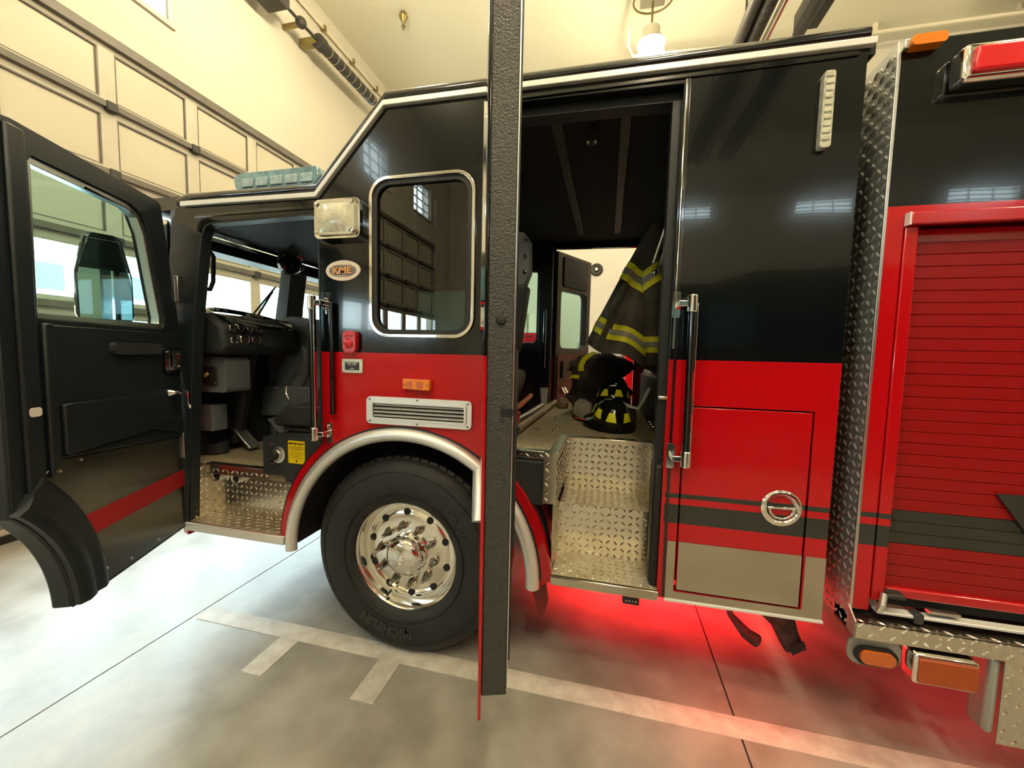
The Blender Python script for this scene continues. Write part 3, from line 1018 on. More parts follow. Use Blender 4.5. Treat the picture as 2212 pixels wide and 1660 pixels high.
# ---- cab interior: front
box('cab_floor', 'carpet', FE, -2.68, -1.72, .10, W - .10, .86, .921)
hp = MB().prism([(-1.955, .905), (-1.80, .905), (-1.80, .872), (-1.655, .865), (-1.575, 1.0), (-1.50, 1.075), (-1.50, 1.150), (-1.955, 1.125)], .075, .50).build('heater_box', 'cabin_black', FE, bevel=.006)
kn = MB().lathe([(0, .050), (.024, .050), (.028, .054), (.028, .062), (.040, .064), (.050, .068), (.050, .076)], (-1.842, 0, 1.030), 'y', 28).build('knob_plate', 'brushed', hp)
MB().lathe([(0, .030), (.022, .031), (.026, .036), (.026, .063)], (-1.842, 0, 1.030), 'y', 24).build('knob', 'black_rubber', kn)
for (x, z) in ((-1.885, 1.083), (-1.885, .972)):
    MB().lathe([(0, .068), (.008, .069), (.009, .076)], (x, 0, z), 'y', 10).build('screw', 'chrome', hp)
lb = box('warning_label', 'yellow_label', hp, -1.771, -1.660, .0715, .0745, .986, 1.117)
lb['label'] = 'yellow IMPORTANT notice'
text_mesh('IMPORTANT', .0185, .0004, bold=.0006).xf(Matrix.Translation((-1.7155, .0708, 1.101)) @ FACE_Y).build('lettering', 'ink', lb)
for k in range(7):
    z = 1.082 - k * .0105
    box('print_line', 'ink_brown', lb, -1.762, -1.669 - (.02 if k % 3 == 2 else 0), .0706, .0712, z - (.0028 if k < 2 else .0014), z + (.0028 if k < 2 else .0014))
box('print_mark', 'ink', lb, -1.719, -1.711, .0706, .0712, .995, 1.008)
# seat: base with rails, cushion
stt = MB().prism([(-1.99, 1.21), (-1.97, 1.17), (-1.40, 1.17), (-1.40, 1.31), (-1.90, 1.30)], .18, .68).build('driver_seat', 'cabin_black', FE, bevel=.03, seg=3)
box('seat_rail', 'dark_iron', stt, -1.92, -1.40, .20, .24, 1.145, 1.165)
MB().prism([(-1.48, 1.30), (-1.36, 1.30), (-1.24, 2.02), (-1.36, 2.04)], .20, .66).build('seat_back', 'cabin_black', stt, bevel=.03, seg=3)
# engine cover / dash centre
ec = MB().prism([(-2.72, .93), (-1.30, .93), (-1.30, 1.52), (-1.95, 1.60), (-2.05, 1.86), (-2.40, 1.90), (-2.72, 1.86)], .78, 1.58).build('engine_cover', 'cabin_grey', FE, bevel=.05, seg=4)
MB().prism([(-2.55, 1.10), (-2.40, 1.12), (-2.22, 1.45), (-2.20, 1.65), (-2.32, 1.70), (-2.48, 1.50)], .735, .79).build('cover_bulge', 'cabin_grey', ec, bevel=.03, seg=4)
MB().prism([(-2.62, 1.12), (-2.10, 1.14), (-2.10, 1.36), (-2.58, 1.36)], .70, .80).build('glove_tray', 'cabin_grey', ec, bevel=.02, seg=3)
for x in (-2.46, -2.38):
    box('tray_clip', 'plate_cream', ec, x, x + .04, .69, .705, 1.345, 1.352)
MB().tube([(-2.36, .70, 1.36), (-2.35, .685, 1.31), (-2.33, .69, 1.26)], .006, 6).build('key_ring', 'chrome', ec)
MB().lathe([(0, .76), (.011, .762), (.012, .785)], (-2.21, 0, 1.46), 'y', 12).build('switch_knob', 'chrome', ec)
# dash: instrument pod with gauges and lower switch panel
pod = MB().prism([(-2.66, 1.60), (-2.30, 1.60), (-2.25, 1.64), (-2.27, 1.78), (-2.36, 1.85), (-2.50, 1.86), (-2.62, 1.82)], .11, .74).build('instrument_pod', 'cabin_black', FE, bevel=.03, seg=3)
for (y, z, r) in ((.165, 1.765, .024), (.225, 1.775, .026), (.29, 1.775, .026), (.355, 1.77, .026), (.175, 1.69, .026), (.25, 1.70, .036), (.335, 1.70, .036)):
    g = MB().lathe([(r, -2.27), (r, -2.245), (r - .004, -2.242), (r - .006, -2.248)], (0, y, z), 'x', 24).build('gauge_bezel', 'chrome', pod)
    MB().lathe([(0, -2.250), (r - .005, -2.250), (r - .005, -2.26)], (0, y, z), 'x', 24).build('gauge_dial', 'badge_black', g)
lp = MB().prism(rrect(-2.60, -2.31, 1.36, 1.585, .03), .17, .34).build('switch_panel', 'cabin_grey', FE, bevel=.015, seg=3)
box('switch_plate', 'badge_black', lp, -2.50, -2.38, .160, .172, 1.405, 1.525, .004)
for (x, z) in ((-2.488, 1.513), (-2.392, 1.513), (-2.488, 1.417), (-2.392, 1.417)):
    MB().lathe([(0, .152), (.006, .154), (.007, .161)], (x, 0, z), 'y', 10).build('screw', 'chrome', lp)
kk = MB().tube([(-2.452, .150, 1.462), (-2.438, .140, 1.472), (-2.424, .142, 1.478)], .009, 8).build('switch_lever', 'yellow_key', lp)
box('fuse_cover', 'cabin_grey', FE, -2.60, -2.46, .19, .30, 1.10, 1.27, .006)
box('kick_panel', 'cabin_black', FE, -2.66, -2.60, .12, .78, .93, 1.60)
# steering column, wheel
MB().tube([(-2.58, .46, .98), (-2.50, .45, 1.25), (-2.36, .42, 1.72)], [.05, .045, .04], 12).build('steering_column', 'cabin_black', FE)
Rw = Matrix.Translation((-2.35, .40, 1.835)) @ Matrix.Rotation(math.radians(15), 4, 'Y')
wh = MB()
wh.tube([(.245 * math.cos(2 * PI * k / 40), .245 * math.sin(2 * PI * k / 40), 0) for k in range(41)], .0155, 10, caps=False)
wh = wh.xf(Rw).build('steering_wheel', 'black_gloss', FE)
MB().lathe([(0, .012), (.065, .010), (.085, -.01), (.085, -.03)], (0, 0, 0), 'z', 28).xf(Rw).build('wheel_hub', 'cabin_black', wh)
for a in (0.4, 0.4 + 2 * PI / 3, 0.4 + 4 * PI / 3):
    MB().tube([(.06 * math.cos(a), .06 * math.sin(a), -.01), (.24 * math.cos(a), .24 * math.sin(a), 0)], .014, 8).xf(Rw).build('wheel_spoke', 'cabin_black', wh)
# pedals
for (x, y, mt) in ((-2.50, .45, 'brushed'), (-2.36, .66, 'cabin_grey')):
    pd = MB().box(-.035, .035, -.06, .06, 0, .02).box(-.033, .033, -.058, .058, .02, .026)
    pd = MB()
    pd.prism([(-.13, -.010), (.13, -.010), (.13, .010), (-.13, .010)], -.045, .045, 'xz')
    pd.xf(Matrix.Translation((x, y, 1.03)) @ Matrix.Rotation(math.radians(42), 4, 'Y')).build('foot_pedal', mt, FE, bevel=.004)
MB().tube([(-2.62, .36, 1.07), (-2.66, .34, .97)], .022, 10).build('hose_stub', 'blue_plastic', FE)
MB().tube([(-2.64, .36, 1.13), (-2.625, .36, 1.09)], .026, 12).build('hose_collar', 'white_plastic', FE)
MB().lathe([(.06, .925), (.07, .93), (.065, 1.0), (.05, 1.005)], (-2.58, .32, 0), 'z', 20).build('column_boot', 'cabin_black', FE)
# header: visor, fan, loop handle on the post
MB().prism([(-2.62, 2.30), (-2.40, 2.385), (-2.41, 2.395), (-2.63, 2.31)], .20, .98, 'xz').build('sun_visor', 'visor', FE)
MB().tube([(-2.62, .18, 2.30), (-2.62, 1.0, 2.30)], .007, 8).build('visor_rod', 'chrome', FE)
MB().tube([(-2.42, .12, 2.235), (-2.45, .20, 2.25), (-2.46, .235, 2.22), (-2.455, .225, 2.06), (-2.44, .19, 2.005), (-2.42, .12, 2.00)], .013, 10).build('grab_loop', 'black_rubber', FE)
fn = MB().lathe([(0, -.02), (.02, -.02), (.075, -.03), (.088, -.005), (.080, .03), (.03, .045), (0, .045)], (0, 0, 0), 'x', 28).xf(Matrix.Translation((-2.40, .80, 2.30)) @ Matrix.Rotation(math.radians(-35), 4, 'Z')).build('dash_fan', 'black_gloss', FE)
MB().tube([(-2.40, .80, 2.30), (-2.45, .80, 2.42)], .012, 8).build('fan_stalk', 'dark_iron', fn)
cage = MB()
for r in (.04, .07, .09):
    cage.tube([(.035, r * math.cos(2 * PI * k / 24), r * math.sin(2 * PI * k / 24)) for k in range(25)], .003, 5, caps=False)
cage.xf(Matrix.Translation((-2.40, .80, 2.30)) @ Matrix.Rotation(math.radians(-35), 4, 'Z')).build('fan_guard', 'chrome', fn)
box('cab_headliner', 'headliner', FE, -2.55, -1.46, .09, W - .09, 2.372, 2.425)
box('console_radio', 'cabin_black', FE, -2.18, -2.04, .95, 1.20, 1.86, 2.0, .01)

# ---- crew compartment
box('crew_floor', 'carpet', FE, -.60, .50, .52, W - .05, 1.10, 1.164)
box('crew_floor', 'carpet', FE, -.60, -.262, .11, .52, 1.115, 1.1635)
box('crew_headliner', 'headliner', FE, -1.06, .86, .06, W - .06, 2.765, 2.795)
MB().prism([(-1.46, 2.40), (-1.09, 2.785), (-1.05, 2.785), (-1.42, 2.38)], .06, W - .06).build('crew_headliner', 'headliner', FE)
for (x0, x1) in ((-.31, -.255), (.015, .07)):
    box('roof_rib', 'rib', FE, x0, x1, .12, W - .35, 2.745, 2.766, .006)
bk = MB().prism([(.44, 1.164), (.86, 1.164), (.86, 2.76), (.50, 2.76)], .10, W - .06).build('crew_bulkhead', 'cabin_black', FE)
box('seat_riser', 'cabin_black', FE, .30, .44, .56, W - .30, 1.164, 1.50, .01)
for k in range(5):
    MB().lathe([(0, -.01), (.007, -.008), (.008, 0)], (.30, .62 + k * .10, 1.20), 'x', 10).build('bolt_head', 'chrome', FE)
box('crew_seat', 'red_dull', FE, .285, .46, .60, 1.55, 1.50, 1.545, .015, 3)
box('far_post', 'cabin_black', FE, -.70, -.56, W - .14, W - .02, 1.0, 2.76, .02)
MB().tube([(-.615, W - .16, 2.10), (-.615, W - .21, 2.09), (-.615, W - .21, 1.52), (-.615, W - .16, 1.50)], .014, 10).build('far_grab_rail', 'black_gloss', FE)
for (x, y) in ((-.43, .62), (-.42, .68), (-.31, .66), (-.30, .72), (-.36, 1.15)):
    MB().lathe([(.0, 1.172), (.012, 1.171), (.015, 1.164)], (x, y, 0), 'z', 12).build('floor_stud', 'chrome', FE)
# middle wall of the crew cab with a rear-facing seat, arm and console
box('crew_front_wall', 'cabin_black', FE, -1.16, -1.08, .62, W - .09, 1.10, 1.74)
cs = MB().prism([(-1.05, 1.165), (-.80, 1.165), (-.72, 1.42), (-.72, 1.50), (-1.05, 1.55)], .95, 1.75).build('crew_chair', 'seat_brown', FE, bevel=.03, seg=3)
MB().prism([(-.86, 1.25), (-.76, 1.28), (-.70, 1.50), (-.80, 1.52)], .78, .96).build('chair_side', 'seat_brown', cs, bevel=.02, seg=3)
MB().tube([(-.62, .62, 1.60), (-.72, .80, 1.60), (-.74, 1.06, 1.60), (-.73, 1.12, 1.56), (-.73, 1.13, 1.40)], .035, 12).build('arm_rest', 'cabin_grey', cs)
MB().prism([(-.60, 2.0), (-.49, 2.03), (-.455, 2.12), (-.46, 2.30), (-.50, 2.355), (-.60, 2.36)], .48, .56, 'xz').build('head_rest', 'cabin_grey', cs, bevel=.02, seg=3)
MB().prism([(-.62, 1.60), (-.52, 1.66), (-.47, 2.05), (-.62, 2.05)], .46, .60, 'xz').build('seat_shell', 'cabin_black', cs, bevel=.02, seg=3)
for z in (2.12, 2.21, 2.30):
    MB().lathe([(0, .474), (.011, .472), (.014, .482)], (-.487, 0, z), 'y', 14).build('rest_hole', 'chrome', cs)
# round speaker up on the middle wall, dome lamp and coat hook in the roof
sp = MB().lathe([(.0, .02), (.03, .02), (.045, .0), (.085, -.015), (.10, .0), (.10, .03)], (0, 0, 0), 'x', 30).xf(Matrix.Translation((-.80, 1.05, 2.52)) @ Matrix.Rotation(math.radians(180), 4, 'Z')).build('cabin_speaker', 'cabin_black', FE)
MB().lathe([(.075, -.02), (.083, -.024), (.09, -.018)], (0, 0, 0), 'x', 30).xf(Matrix.Translation((-.80, 1.05, 2.52)) @ Matrix.Rotation(math.radians(180), 4, 'Z')).build('speaker_ring', 'brass', sp)
hk = box('roof_hook', 'dark_iron', FE, -.145, -.085, .24, .28, 2.69, 2.766, .008)
for x in (-.135, -.098):
    MB().sphere((x, .235, 2.69), .010, seg=10, rings=6).build('hook_tip', 'chrome', hk)
# breathing-apparatus bracket by the rear jamb
br = MB().prism([(.30, 2.10), (.36, 2.10), (.41, 2.46), (.37, 2.47)], .58, .62, 'xz').build('bracket_arm', 'dark_iron', FE)
MB().tube([(.235, .62, 2.18), (.315, .60, 2.46)], .010, 8).build('bracket_rod', 'brushed', br)
MB().tube([(.265, .64, 2.15), (.330, .62, 2.38)], .012, 8).build('bracket_rod', 'chrome', br)
MB().sphere((.245, .64, 2.13), .016, seg=12, rings=8).build('bracket_knob', 'chrome', br)
box('valve_block', 'brushed', FE, .33, .42, .60, .68, 1.56, 1.70, .01)
MB().tube([(.30, .62, 1.62), (.34, .60, 1.69), (.40, .60, 1.60)], .010, 8).build('valve_lever', 'white_plastic', FE)

# ---- far crew door, standing open
fdm = Matrix.Translation((-.56, W, 0)) @ Matrix.Rotation(math.radians(62), 4, 'Z')
fd = MB().prism(rect(0, .66, .60, 2.70), -.04, .04, 'xz', [rrect(.08, .58, 1.72, 2.32, .06)]).xf(fdm).build('far_crew_door', 'seat_brown', FE, bevel=.008)
MB().prism(rrect(.08, .58, 1.72, 2.32, .06), -.006, .0, 'xz').xf(fdm).build('door_glass', 'door_glass', fd)
MB().prism(rrect(.10, .56, 2.36, 2.66, .02), -.055, -.04, 'xz').xf(fdm).build('door_pad', 'cabin_black', fd)
MB().prism(rrect(.03, .63, .66, 1.66, .03), -.05, -.04, 'xz').xf(fdm).build('door_pad', 'red_dull', fd)
MB().prism(rrect(.10, .18, 1.40, 1.58, .02), -.07, -.05, 'xz').xf(fdm).build('door_handle', 'seat_brown', fd)
for k in range(2):
    MB().tube([(.12 + k * .05, -.05, 1.30), (.13 + k * .05, -.09, 1.24)], .012, 8).xf(fdm).build('door_knob', 'chrome', fd)

# ---- roof light bar
lbm = Matrix.Translation((-1.775, .03, 2.50)) @ Matrix.Rotation(math.radians(0), 4, 'Z')
lbar = MB().prism([(-.26, 0), (.24, 0), (.27, .05), (.26, .105), (-.25, .105), (-.29, .09), (-.28, .04)], 0, .9, 'xz').xf(lbm).build('light_bar', 'blue_lens', FE, bevel=.012)
box('bar_base', 'dark_iron', lbar, -2.02, -1.54, .05, .90, 2.485, 2.503)
for k in range(5):
    box('bar_module', 'bar_cell', lbar, -2.00 + k * .095, -1.925 + k * .095, .022, .035, 2.525, 2.572, .004)

# ---- front cab door, swung open about 65 degrees; local frame: u along the door, w inward, z up
A1 = math.radians(65)
D1 = Vector((math.cos(A1), -math.sin(A1), 0))
N1 = Vector((math.sin(A1), math.cos(A1), 0))
DM = Matrix(((D1.x, N1.x, 0, -2.44), (D1.y, N1.y, 0, -.02), (0, 0, 1, 0), (0, 0, 0, 1)))
UC = 1.44


def darc(r, z0, z1, n=14):
    a0 = PI - math.asin((z0 - .53) / r)
    a1 = PI - math.asin(min(1, (z1 - .53) / r))
    return [(UC + r * math.cos(a0 + (a1 - a0) * i / n), .53 + r * math.sin(a0 + (a1 - a0) * i / n)) for i in range(n + 1)]


dout = [(0.0, .56)] + darc(.668, .556, 1.02) + [(.985, 1.05), (.985, 2.36), (.955, 2.415), (.90, 2.425), (.13, 2.420), (.105, 2.405), (-.015, 1.76)]
dwin = [(.845, 1.735), (.845, 2.30), (.825, 2.330), (.335, 2.335), (.255, 2.305), (.208, 2.22), (.112, 1.80), (.118, 1.755), (.145, 1.735)]
fdoor = MB().prism(dout, -.070, 0.0, 'xz', [dwin]).xf(DM).build('front_door', 'black_trim', FE, bevel=.008)
dskin = [(0.0, .575), (.70, .575)] + darc(.74, .60, 1.08)[1:] + [(.94, 1.12), (.94, 2.40), (.13, 2.40), (-.01, 1.76)]
MB().prism(dskin, -.076, -.068, 'xz', [dwin]).xf(DM).build('outer_skin', 'paint', fdoor, bevel=.002)
MB().prism(dout, 0.0, .006, 'xz', [dwin]).xf(DM).build('inner_skin', 'black_trim', fdoor, bevel=.004)
MB().prism(dwin, -.040, -.034, 'xz').xf(DM).build('door_glass', 'door_glass', fdoor)


def inset(poly, d):
    c = Vector((sum(p[0] for p in poly) / len(poly), sum(p[1] for p in poly) / len(poly)))
    out = []
    for i, p in enumerate(poly):
        a, b = Vector(poly[i - 1]), Vector(poly[(i + 1) % len(poly)])
        t = (b - a).normalized()
        n_ = Vector((-t.y, t.x))
        q = Vector(p)
        if (c - q).dot(n_) < 0:
            n_ = -n_
        out.append(tuple(q + n_ * d))
    return out


frame_ring(dwin, inset(dwin, .028), -.045, -.006).xf(DM).build('glass_frame', 'brushed', fdoor, bevel=.003)
# raised black pillar bands along the free edge
MB().prism([(.865, 1.06), (.935, 1.06), (.935, 2.40), (.865, 2.40)], .004, .022).xf(DM).build('edge_band', 'black_trim', fdoor, bevel=.008)
MB().prism([(.80, 1.20), (.845, 1.12), (.845, 1.72), (.80, 1.72)], .004, .026).xf(DM).build('edge_band', 'black_trim', fdoor, bevel=.008)
# moulded inner panel in two steps
MB().prism([(.01, 1.115), (.80, 1.19), (.80, 1.715), (.0, 1.715)], .004, .016).xf(DM).build('inner_panel', 'black_trim', fdoor, bevel=.006)
MB().prism([(.27, 1.21), (.79, 1.20), (.79, 1.405), (.46, 1.400), (.40, 1.375), (.34, 1.31), (.28, 1.26), (.03, 1.25), (.03, 1.14)], .014, .034).xf(DM).build('armrest_moulding', 'black_trim', fdoor, bevel=.008, seg=3)
MB().prism(rrect(.20, .53, 1.600, 1.655, .02), .014, .040).xf(DM).build('pull_recess', 'cabin_black', fdoor, bevel=.008, seg=3)
# steel lower plate and red reflective band
lowp = [(.005, .575), (.61, .575)] + darc(.822, .60, 1.13)[1:] + [(.80, 1.185), (.01, 1.112)]
MB().prism(lowp, .004, .010).xf(DM).build('lower_plate', 'door_steel', fdoor, bevel=.002)
MB().prism([(.005, .818)] + darc(.822, .818, .915, 5) + [(.005, .915)], .009, .0125).xf(DM).build('reflective_band', 'reflect_red', fdoor)
for (u, z) in ((.60, .63), (.64, .73), (.70, .88), (.78, 1.02), (.80, 1.14), (.45, .60), (.25, .60), (.70, 1.16)):
    if math.hypot(u - UC, z - .53) > .835:
        MB().lathe([(0, .016), (.006, .015), (.007, .009)], (u, 0, z), 'y', 8).xf(DM).build('rivet', 'brushed', fdoor)
# rolled wheel-arch flange
fl2 = MB()
ring_strip(fl2, UC, .53, .672, .822, PI - .05, PI - .84, 28, [(0, .0), (0, .03), (.2, .045), (.45, .040), (.6, .030), (.8, .040), (1, .030), (1, 0)])
fl2.xf(DM).build('arch_flange', 'black_trim', fdoor, sharp=50)
# handle, crank, hinge, sticker
dh = MB().prism(rrect(.02, .165, 1.495, 1.640, .02), .012, .030).xf(DM).build('inside_handle', 'black_gloss', fdoor, bevel=.006)
frame_ring(rrect(.035, .150, 1.512, 1.622, .015), rrect(.050, .135, 1.527, 1.607, .01), .028, .038).xf(DM).build('handle_bezel', 'chrome', dh, bevel=.003)
MB().prism(rrect(.085, .125, 1.530, 1.604, .008), .030, .044).xf(DM).build('handle_paddle', 'chrome', dh, bevel=.004)
ck = MB().lathe([(0, .065), (.012, .062), (.016, .03), (.024, .02), (.024, .012)], (.112, 0, 1.385), 'y', 16).xf(DM).build('window_crank', 'chrome', fdoor)
MB().tube([(.112, .060, 1.385), (.070, .070, 1.392), (.050, .072, 1.38), (.048, .072, 1.30)], .008, 8).xf(DM).build('crank_arm', 'chrome', ck)
MB().sphere((.048, .078, 1.298), .013, seg=12, rings=8).xf(DM).build('crank_knob', 'chrome', ck)
for z0 in (.985, 1.90):
    h_ = MB().prism([(-.015, z0), (.010, z0), (.010, z0 + .15), (-.015, z0 + .15)], .004, .020).xf(DM).build('door_hinge', 'brushed', fdoor, bevel=.003)
MB().prism(rrect(.872, .920, 1.372, 1.406, .012), .021, .0235).xf(DM).build('edge_sticker', 'white_plastic', fdoor, bevel=.002)
# mirror carried on the outside of the door
mh = MB()
mo = [(-.098, 1.765), (.098, 1.765), (.110, 1.80), (.108, 2.01), (.072, 2.19), (.055, 2.215), (-.055, 2.215), (-.072, 2.19), (-.108, 2.01), (-.110, 1.80)]
mh.prism(mo, .004, .055)
mc = Vector((-2.44, -.02, 0)) + D1 * .19 - N1 * .21
MMt = Matrix.Translation(mc) @ Matrix.Rotation(math.radians(70), 4, 'Z')
mir = mh.xf(MMt).build('rear_view_mirror', 'black_gloss', fdoor, bevel=.012, seg=3)
MB().prism([(-.098, 1.778), (.098, 1.778), (.100, 1.99), (.094, 2.03), (-.094, 2.03), (-.100, 1.99)], -.001, .006).xf(MMt).build('mirror_glass', 'mirror', mir)
MB().prism([(-.090, 2.055), (.090, 2.055), (.062, 2.185), (-.062, 2.185)], -.004, .006).xf(MMt).build('mirror_convex', 'black_gloss', mir, bevel=.006)
MB().tube([(0, .04, 1.79), (-.06, .02, 1.74), (-.13, -.02, 1.72)], .012, 8).xf(MMt).build('mirror_arm', 'dark_iron', mir)

# ---- rear crew door, seen on its free edge
A2 = math.radians(71.7)
D2 = Vector((math.cos(A2), -math.sin(A2), 0))
N2 = Vector((math.sin(A2), math.cos(A2), 0))
RM = Matrix(((D2.x, N2.x, 0, -.578), (D2.y, N2.y, 0, -.012), (0, 0, 1, 0), (0, 0, 0, 1)))
WD = .665


def rarc(r, zlo, zhi, n=10):
    a0 = math.asin((zlo - .53) / r)
    a1 = math.asin((zhi - .53) / r)
    return [(-.43 + r * math.cos(a0 + (a1 - a0) * i / n), .53 + r * math.sin(a0 + (a1 - a0) * i / n)) for i in range(n + 1)]


rw = rrect(.09, .57, 1.74, 2.46, .08)
skin = [(WD + .006, .425), (WD + .006, 2.77), (.0, 2.77), (.0, 1.09)] + rarc(.70, .50, 1.06)[::-1] + [(.30, .425)]
core = [(WD, .505), (WD, 2.75), (.01, 2.75), (.01, 1.12)] + rarc(.72, .53, 1.08)[::-1] + [(.32, .505)]
cdoor = MB().prism(skin, -.006, .004, 'xz', [rw]).xf(RM).build('crew_door', 'paint', FE, bevel=.002)
MB().prism(core, .004, .088, 'xz', [rw]).xf(RM).build('door_core', 'black_texture', cdoor, bevel=.006)
MB().prism(rw, .03, .036, 'xz').xf(RM).build('door_glass', 'side_glass', cdoor)
frame_ring(rrect(.075, .585, 1.725, 2.475, .09), rw, -.016, -.004).xf(RM).build('glass_bead', 'chrome', cdoor)
at = MB()
ring_strip(at, -.43, .53, .655, .722, math.radians(31), math.radians(52), 12, half)
at.xf(RM).build('arch_trim', 'satin_alu', cdoor)
MB().prism([(.58, .60), (.635, .60), (.635, 2.72), (.58, 2.72)], .088, .100).xf(RM).build('door_seal', 'black_rubber', cdoor, bevel=.005)
MB().prism([(.10, .95), (.56, .95), (.56, 1.66), (.10, 1.66)], .088, .115).xf(RM).build('inner_pad', 'cabin_black', cdoor, bevel=.01)
# edge fittings, on the face whose normal is D2
EM = RM @ Matrix.Translation((WD, 0, 0)) @ Matrix.Rotation(math.radians(90), 4, 'Z')
bmp = MB().lathe([(0, -.010), (.012, -.008), (.016, 0)], (.046, 0, 1.745), 'y', 18).xf(EM).build('edge_buffer', 'black_rubber', cdoor)
ltc = MB().prism(rrect(.052, .090, 1.445, 1.468, .004), -.002, .012).xf(EM).build('edge_latch', 'liner', cdoor)
for z in (1.432, 1.478):
    MB().lathe([(0, -.003), (.006, -.003), (.007, 0)], (.056, 0, z), 'y', 10).xf(EM).build('screw', 'dark_iron', cdoor)
MB().prism([(.087, .52), (.091, .52), (.091, 2.74), (.087, 2.74)], -.0015, .006).xf(EM).build('edge_strip', 'brushed', cdoor)

# ---- rescue body behind the cab
BX = 1.0
body = MB().prism([(BX, .64), (1.065, .64), (1.065, 2.19), (7.5, 2.19), (7.5, 2.815), (BX, 2.815)], 0.0, .05, 'xz').build('rescue_body', 'paint', FE, bevel=.006)
box('body_core', 'paint', FE, BX + .02, 7.5, .12, W, .64, 2.80)
# chequer plate front face
bf = MB().box(BX - .004, BX, 0.0, W, .56, 2.815).build('body_front', 'tread_dark', FE)
lb2 = MB()
o0 = Vector((BX - .004, 0, .56))
i = 0
y = .018
while y < .36:
    j = 0
    z = .018
    while z < 2.24:
        lug(lb2, o0 + Vector((0, y, z)), Vector((0, 1, 0)), Vector((0, 0, 1)), Vector((-1, 0, 0)), PI / 4 if (i + j) % 2 else -PI / 4, .033, .0125, .0036)
        z += .036
        j += 1
    y += .036
    i += 1
lb2 = lb2.build('diamond_lugs', 'lug_bright', bf, sharp=50)
lb2['kind'] = 'stuff'
box('corner_angle', 'brushed', FE, BX - .007, BX + .004, -.004, .003, .56, 2.815, .001)
# roller shutter
dr = box('shutter_drip_rail', 'red_paint', FE, 1.068, 7.4, -.028, .0, 2.150, 2.196, .005)
box('rail_end', 'satin_white', dr, 1.062, 1.068, -.028, .0, 2.150, 2.196)
sf = MB().prism([(1.066, .69), (1.108, .69), (1.108, 2.15), (1.066, 2.15)], -.004, .05).build('shutter_jamb', 'paint', FE, bevel=.004)
sh = box('roller_shutter', 'red_paint', FE, 1.11, 6.2, .055, .07, .70, 2.15)
sh['label'] = 'red roller shutter of horizontal slats'
sl_h = .0455
nsl = int((2.14 - .735) / sl_h)
protos = {}
for k in range(nsl):
    z = .735 + k * sl_h
    zc = z + sl_h / 2
    mt = 'stripe_slat' if (.905 < zc < 1.0) else 'red_slat'
    if 1.02 < zc < 1.055:
        mt = 'stripe_slat'
    if mt not in protos:
        protos[mt] = MB().prism([(.0425, z), (.0392, z + .0022), (.0390, z + sl_h - .0022), (.0425, z + sl_h - .0002), (.056, z + sl_h), (.056, z)], 1.11, 6.2, 'yz').build('slat', mt, sh, sharp=8)
    else:
        p = protos[mt]
        clone(p, (wloc(p).x, wloc(p).y, z), sh)
# charcoal chevron on the shutter
MB().prism([(1.45, 1.155), (2.6, 1.155), (2.6, 1.00), (1.56, 1.00)], .026, .035).build('chevron_stripe', 'stripe_slat', sh)
bb = box('shutter_bar', 'red_paint', sh, 1.125, 6.2, .020, .05, .700, .738, .006)
box('bar_shadow_gap', 'liner', sh, 1.12, 6.2, .05, .06, .655, .70)
lt2 = box('shutter_latch', 'exhaust', FE, 1.105, 1.165, -.03, .02, .715, .735, .006)
MB().tube([(1.10, -.015, .73), (1.088, -.03, .69), (1.085, -.02, .66)], .012, 8).build('latch_hook', 'brushed', lt2)
box('shutter_sill', 'satin_white', FE, 1.085, 6.2, -.012, .03, .640, .652, .003)
box('sill_block', 'dark_iron', FE, 1.205, 1.235, -.02, .02, .625, .665, .003)
box('sill_tag', 'brushed', FE, 1.26, 1.36, -.004, .02, .665, .677)
# running board in chequer plate
tread('board_top', FE, (.995, -.055, .618), X, Y, Vector((0, 0, 1)), 1.6, .06, 'tread')
tread('board_face', FE, (.992, -.055, .553), X, Z, NY, 1.5, .065, 'tread')
MB().prism([(0.0, .56), (-.055, .553), (-.055, .618), (0.0, .66)], .990, .995, 'yz').build('board_end', 'tread_dark', FE)
box('board_core', 'dark_iron', FE, .996, 2.6, -.045, .10, .548, .612)
# lamps under the board
lpb = MB().prism(rrect(.985, 1.165, .430, .550, .045), -.030, -.020).build('lamp_bracket', 'tread_dark', FE)
ov = MB().prism(rrect(1.005, 1.150, .442, .515, .036, 8), -.046, -.030).build('oval_lamp', 'black_rubber', FE, bevel=.006)
MB().prism(rrect(1.018, 1.137, .452, .505, .026, 8), -.058, -.044).build('lens', 'amber_side', ov, bevel=.006, seg=3)
sq = box('square_lamp', 'chrome', FE, 1.175, 1.375, -.085, -.01, .425, .545, .012, 3)
box('lens', 'orange_reflector', sq, 1.186, 1.368, -.092, -.084, .437, .530, .003)
tread('mud_guard', FE, (1.475, -.045, .22), X, Z, NY, .40, .335, 'tread')
box('guard_side', 'tread_dark', FE, 1.440, 1.475, -.04, .05, .245, .552, .03, 3)
# top lamps
al = MB().prism(rrect(1.015, 1.118, 2.772, 2.808, .012), -.040, 0.0).build('top_marker', 'amber_lens', FE, bevel=.008, seg=3)
box('marker_foot', 'brushed', al, 1.000, 1.016, -.026, .0, 2.774, 2.806, .003)
wl = box('warning_lamp', 'chrome', FE, 1.150, 1.62, -.075, 0.0, 2.610, 2.735, .016, 3)
box('lens', 'red_lens_lit', wl, 1.172, 1.60, -.090, -.070, 2.632, 2.716, .012, 3)

